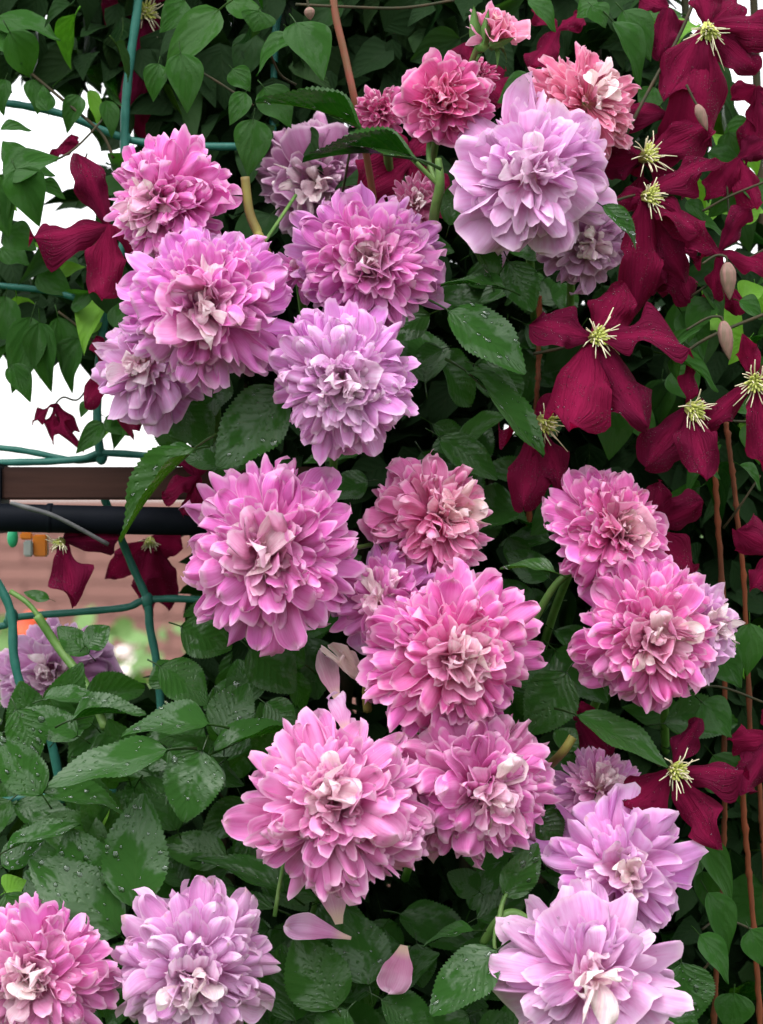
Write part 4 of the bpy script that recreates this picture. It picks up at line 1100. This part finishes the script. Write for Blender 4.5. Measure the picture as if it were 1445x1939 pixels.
CL = [
 ('large crimson clematis star with beaded wet tepals right of the leaves', (1122, 640), -.01, [(1022, 590, -.01, 120, .5), (1298, 600, -.015, 140, .45, (.2, -.7, .7)), (1236, 790, -.02, 125, .2), (1075, 800, -.03, 160, .15, (-.1, -.8, .6)), (1180, 520, .0, 110, .3)], (.45, -.8, .05)),
 ('crimson clematis hanging at the top right corner against the sky', (1340, 48), .03, [(1240, 170, -.01, 130), (1348, 256, -.02, 150), (1500, 60, -.01, 100), (1330, -60, .0, 80), (1450, 130, .0, 100), (1420, -30, .02, 90)], (.0, -.6, -.6)),
 ('crimson clematis half hidden with its stamens above another clematis', (1215, 300), .03, [(1345, 232, -.01, 100), (1165, 215, .02, 90), (1130, 320, .0, 80), (1340, 320, .02, 80), (1250, 400, .02, 90)], (.5, -.7, .2)),
 ('crimson clematis right of the lobed lilac rose with drooping tepals', (1220, 372), .01, [(1335, 272, -.015, 95), (1332, 410, -.015, 80, .3, (0, -.6, .8)), (1345, 478, -.02, 75), (1225, 580, -.015, 105), (1150, 350, .01, 80), (1300, 545, .0, 80)], (.6, -.75, .0)),
 ('narrow crimson clematis at right edge above the two hanging buds', (1365, 475), .02, [(1428, 393, -.01, 60), (1480, 490, -.01, 60), (1330, 560, .0, 60), (1290, 470, .02, 60)], None),
 ('crimson clematis with curled top tepal right of the large clematis star', (1303, 770), .0, [(1322, 700, -.01, 46, .8), (1225, 880, -.01, 110), (1335, 905, -.02, 100, .1), (1385, 760, .01, 50), (1350, 850, .0, 90)], (.5, -.7, -.3)),
 ('crimson clematis with two hanging tepals below the large clematis star', (1022, 795), .015, [(985, 945, -.02, 110, .3), (1080, 930, -.01, 90, .2), (1065, 720, .02, 90), (940, 770, .03, 60)], (.6, -.7, -.25)),
 ('crimson clematis cut by the right edge beside the green vine leaves', (1430, 720), .0, [(1335, 800, -.01, 60), (1408, 635, -.01, 55), (1455, 870, -.02, 80), (1500, 690, .0, 70)], (-.1, -.8, -.2)),
 ('crimson clematis with spread cream stamens right of the mauve quilled rose', (1272, 1458), -.005, [(1415, 1442, -.015, 95, .2, (0, -.75, .6)), (1180, 1520, -.01, 130, .2), (1345, 1610, -.02, 95, .3), (1310, 1345, .0, 66, .6)], (.35, -.85, .0)),
 ('dark crimson clematis behind the upper rose of the right hand pair', (1235, 1000), .05, [(1335, 1070, -.01, 110), (1335, 960, -.01, 90), (1270, 905, .0, 70)], None),
 ('crimson clematis cut by right edge above the vine leaves', (1475, 1050), .03, [(1402, 1010, -.01, 100), (1425, 1105, -.01, 70), (1480, 960, 0, 70)], None),
 ('dark crimson clematis at right edge beside the spread cream stamens', (1465, 1395), .03, [(1390, 1400, -.01, 70), (1425, 1500, -.02, 90), (1450, 1335, .0, 60)], None),
 ('very dark crimson clematis at the top left by the upright bar', (272, 25), .16, [(212, 190, -.02, 125), (330, 120, .0, 110), (190, -30, .0, 100), (300, -80, .0, 100), (270, 300, .02, 90)], (.3, -.9, .0)),
 ('dark crimson clematis behind the upper left pink rose', (205, 425), .05, [(50, 432, -.01, 120, .2), (150, 285, -.01, 84), (185, 560, -.02, 104, .2), (300, 440, .0, 90)], None),
 ('small dark clematis bloom hanging alone against the white sky', (106, 764), .14, [(56, 778, -.01, 30, .6), (82, 828, -.01, 36), (134, 820, -.01, 46), (112, 828, -.02, 34)], None),
 ('small dark clematis tip above the left leaf cluster', (148, 275), .13, [(86, 282, .0, 44), (140, 248, .0, 36)], None),
 ('crimson clematis below the pale mauve fading rose', (215, 700), .08, [(155, 758, -.01, 56), (245, 808, -.02, 100), (185, 630, .0, 50), (290, 730, .0, 80)], None),
 ('crimson clematis hanging under the black pipe near the orange clip', (118, 1022), .10, [(146, 1142, -.02, 92, .1), (225, 1018, -.01, 66, .3), (150, 990, .0, 60)], (-.4, -.6, -.6), .55),
 ('crimson clematis hanging under the black pipe by the slanting bar', (285, 1020), .155, [(205, 1098, -.01, 70, .2), (258, 1125, -.02, 66, .1), (325, 1150, -.01, 80), (300, 1200, .01, 70), (350, 1040, 0, 70)], (.0, -.6, -.7), .55),
 ('dark crimson clematis between the batten and the wide mauve rose', (375, 900), .07, [(305, 905, -.01, 70), (335, 965, -.01, 70), (400, 850, .0, 80), (300, 840, .02, 60)], None),
 ('deep crimson clematis behind the small hot pink rose', (900, 125), .10, [(975, 190, -.01, 100), (890, 70, .0, 80), (960, 110, .0, 70), (850, 150, .0, 80)], None),
 ('deep crimson clematis beside the opening rosebud', (1055, 55), .09, [(1000, 130, -.01, 84), (1090, 10, .0, 60), (1020, 0, .0, 70)], None),
 ('dark crimson clematis in shade below the small hot pink rose', (775, 300), .09, [(690, 345, -.02, 130), (790, 430, -.02, 110), (720, 210, .0, 90), (870, 350, .0, 100), (820, 240, .0, 90)], None),
 ('purplish clematis hanging at right edge below the top corner clematis', (1432, 165), .06, [(1400, 305, -.01, 80), (1450, 290, .0, 60), (1480, 200, .0, 70), (1380, 190, .01, 60)], None),
 ('small crimson clematis behind the two hanging buds', (1385, 545), .04, [(1345, 560, -.01, 56), (1420, 570, -.01, 50), (1395, 600, .0, 50)], None),
 ('dark crimson clematis at the top edge left of the corner clematis', (1265, 15), .07, [(1238, 90, -.01, 90), (1290, 70, .0, 70), (1210, -20, .0, 70)], None),
 ('maroon clematis filling the gap below the top corner clematis', (1270, 215), .045, [(1190, 170, -.01, 90), (1345, 265, -.01, 100), (1250, 320, .0, 90), (1330, 150, .0, 80)], None),
 ('maroon clematis at right edge level with the lobed lilac rose', (1400, 300), .05, [(1345, 370, -.01, 70), (1440, 390, -.01, 80), (1460, 260, .0, 70)], None),
 ('maroon clematis tucked above the large clematis star', (1270, 470), .035, [(1200, 500, -.01, 90), (1320, 560, -.01, 90), (1340, 440, .0, 70), (1240, 560, .0, 80)], None),
 ('dark crimson clematis behind the leaf above the quilled rose', (1095, 1365), .04, [(1160, 1440, -.01, 90), (1090, 1320, .0, 60), (1130, 1340, .0, 60)], None),
]
for k, e in enumerate(CL):
    clematis(e[0], e[1], e[2], e[3], e[4], e[5] if len(e) > 5 else 1.0, seed=k + 1, wet=(260, 120, 90, 120, 50, 120, 40, 60, 100)[k] if k < 9 else 0)

# hanging buds
def cl_bud(label, top, bot, wpx, y, mat, stalk):
    root = empty('clematis_bud', P(*top, y)); tag(root, label, 'bud', 'clematis buds')
    inv = Matrix.Translation(-root.location)
    p0 = Vector((0, 0, 0)); p1 = inv @ P(*bot, y)
    prof = [(0, .3), (.08, .65), (.25, 1), (.5, .95), (.75, .62), (.92, .25), (1, .05)]
    xs, ws = zip(*prof)
    n = 14
    pts = [p0.lerp(p1, i / n) for i in range(n + 1)]
    V = []; F = []
    tube_geo(pts, [float(np.interp(i / n, xs, ws)) * S(wpx, y) * .5 for i in range(n + 1)], 12, V, F)
    for i, v in enumerate(V):
        ax_ = pts[i // 12]; v += (v - ax_) * (.10 if (i % 12) % 3 == 0 else -.05)
    ob('bud', mk('bud', V, F, mat), root)
    q = spline([inv @ P(*s_, y) for s_ in stalk], 5); V, F = tube_geo(q, .0006, 6); ob('stalk', mk('stalk', V, F, M_VSTEM), root)
cl_bud('upper of two drooping brownish clematis buds at right', (1377, 497), (1382, 568), 32, -.005, M_BUD, [(1377, 498), (1374, 486), (1355, 484), (1330, 500)])
cl_bud('lower of two drooping brownish clematis buds at right', (1369, 608), (1382, 682), 30, -.005, M_BUD, [(1369, 609), (1364, 600), (1340, 602), (1300, 625)])
cl_bud('small clematis bud at top edge left of the red cane', (585, 14), (588, 38), 22, .02, M_BUD, [(585, 15), (580, -10), (575, -40)])
cl_bud('grey clematis bud in front of a crimson tepal at upper right', (1320, 198), (1340, 248), 22, .0, M_BUD, [(1320, 199), (1312, 185), (1300, 160)])

# rusty support canes at right
for lab, pts, r in (
    ('rusty brown cane hanging straight below the crimson clematis with spread stamens', [(1402, 1440, .05), (1412, 1580, .05), (1424, 1720, .05), (1440, 1960, .05), (1446, 2400, .05)], 5.5),
    ('rusty brown cane leaning left behind the green vine leaves at lower right', [(1374, 1480, .07), (1370, 1600, .07), (1360, 1800, .07), (1352, 1960, .07), (1345, 2400, .07)], 5.5),
    ('rusty brown cane at the right edge low down', [(1436, 1440, .06), (1442, 1560, .06), (1450, 1700, .06), (1460, 2400, .06)], 5),
    ('thin reddish cane high at right beside the dark clematis', [(1375, 800, .07), (1388, 900, .07), (1398, 1000, .07), (1410, 1120, .07), (1425, 1500, .08)], 5),
    ('thin reddish cane between dark leaves right of the pink pair', [(1352, 860, .08), (1360, 1000, .08), (1372, 1200, .08), (1370, 1500, .09)], 5.5),
    ('dark reddish cane behind the large clematis star', [(1022, 560, .10), (1020, 680, .10), (1016, 760, .10), (1000, 1000, .12)], 5)):
    q = spline([P(*p) for p in pts], 14); cr = random.Random(len(lab))
    rad = [S(r, .05) * (1 + (.35 if i % 9 == 4 else cr.uniform(-.08, .08))) for i in range(len(q))]
    q = [v + Vector((cr.gauss(0, .00015), cr.gauss(0, .00015), 0)) for v in q]
    V, F = tube_geo(q, rad, 8); o = ob('support_cane', mk('support_cane', V, F, M_RUST))
    tag(o, lab, 'cane', 'reddish support canes')

# ------------------------------------------------------------------ garden seen under the pipe
def garden_shrub(label, px, py, y, spread, col, seed, nfl=12):
    rr = random.Random(seed)
    c = P(px, py, y)
    root = empty('flowering_shrub', (c.x, c.y, 0)); tag(root, label, 'shrub', 'flowering shrubs in the garden beyond')
    pts = []
    for _ in range(700):
        t = rr.random()
        pts.append(((rr.gauss(0, spread), rr.gauss(0, spread), c.z - t * .9 + rr.gauss(0, .04)), rr.uniform(.04, .07)))
    o = ob('foliage', foliage_mass('foliage', M_SHRUB, pts, None), root); o['kind'] = 'stuff'
    for k in range(nfl):
        V = []; F = []
        cc = Vector((rr.gauss(0, spread), -spread * rr.uniform(.6, 1.6), c.z + rr.uniform(-.35, .06)))
        for q in range(9):
            blob_geo(cc + Vector((rr.gauss(0, .016), rr.gauss(0, .014), rr.gauss(0, .014))), .018, V, F, 1, .7, .6, 4, 6, Matrix.Rotation(rr.uniform(0, 3), 3, 'X'))
        ob('blossom', mk('blossom', V, F, col), root)
    V = []; F = []; tube_geo([Vector((0, 0, 0)), Vector((.02, 0, .5)), Vector((0, .02, c.z - .2))], [.02, .015, .008], 7, V, F); ob('trunk', mk('trunk', V, F, M_VSTEM), root)
M_SHRUB = mat_leaf('shrub_leaf', (.06, .14, .03), (.12, .22, .06), (.14, .22, .09), 6, .4, 0, True)
M_RED = mat_simple('red_blossom', (.65, .05, .03), (.55, .12, .05), 40, .6)
M_WHITE = mat_simple('white_blossom', (.75, .70, .66), (.70, .58, .55), 40, .6)
garden_shrub('far flowering shrub with red blossoms under the left trellis bar', 175, 1245, 3.2, .12, M_RED, 3)
garden_shrub('far flowering shrub with whitish blossoms near the slanting bar', 300, 1240, 4.2, .14, M_WHITE, 4)
garden_shrub('far red flowering shrub at the left edge beyond the trellis', 5, 1240, 3.6, .10, M_RED, 6)
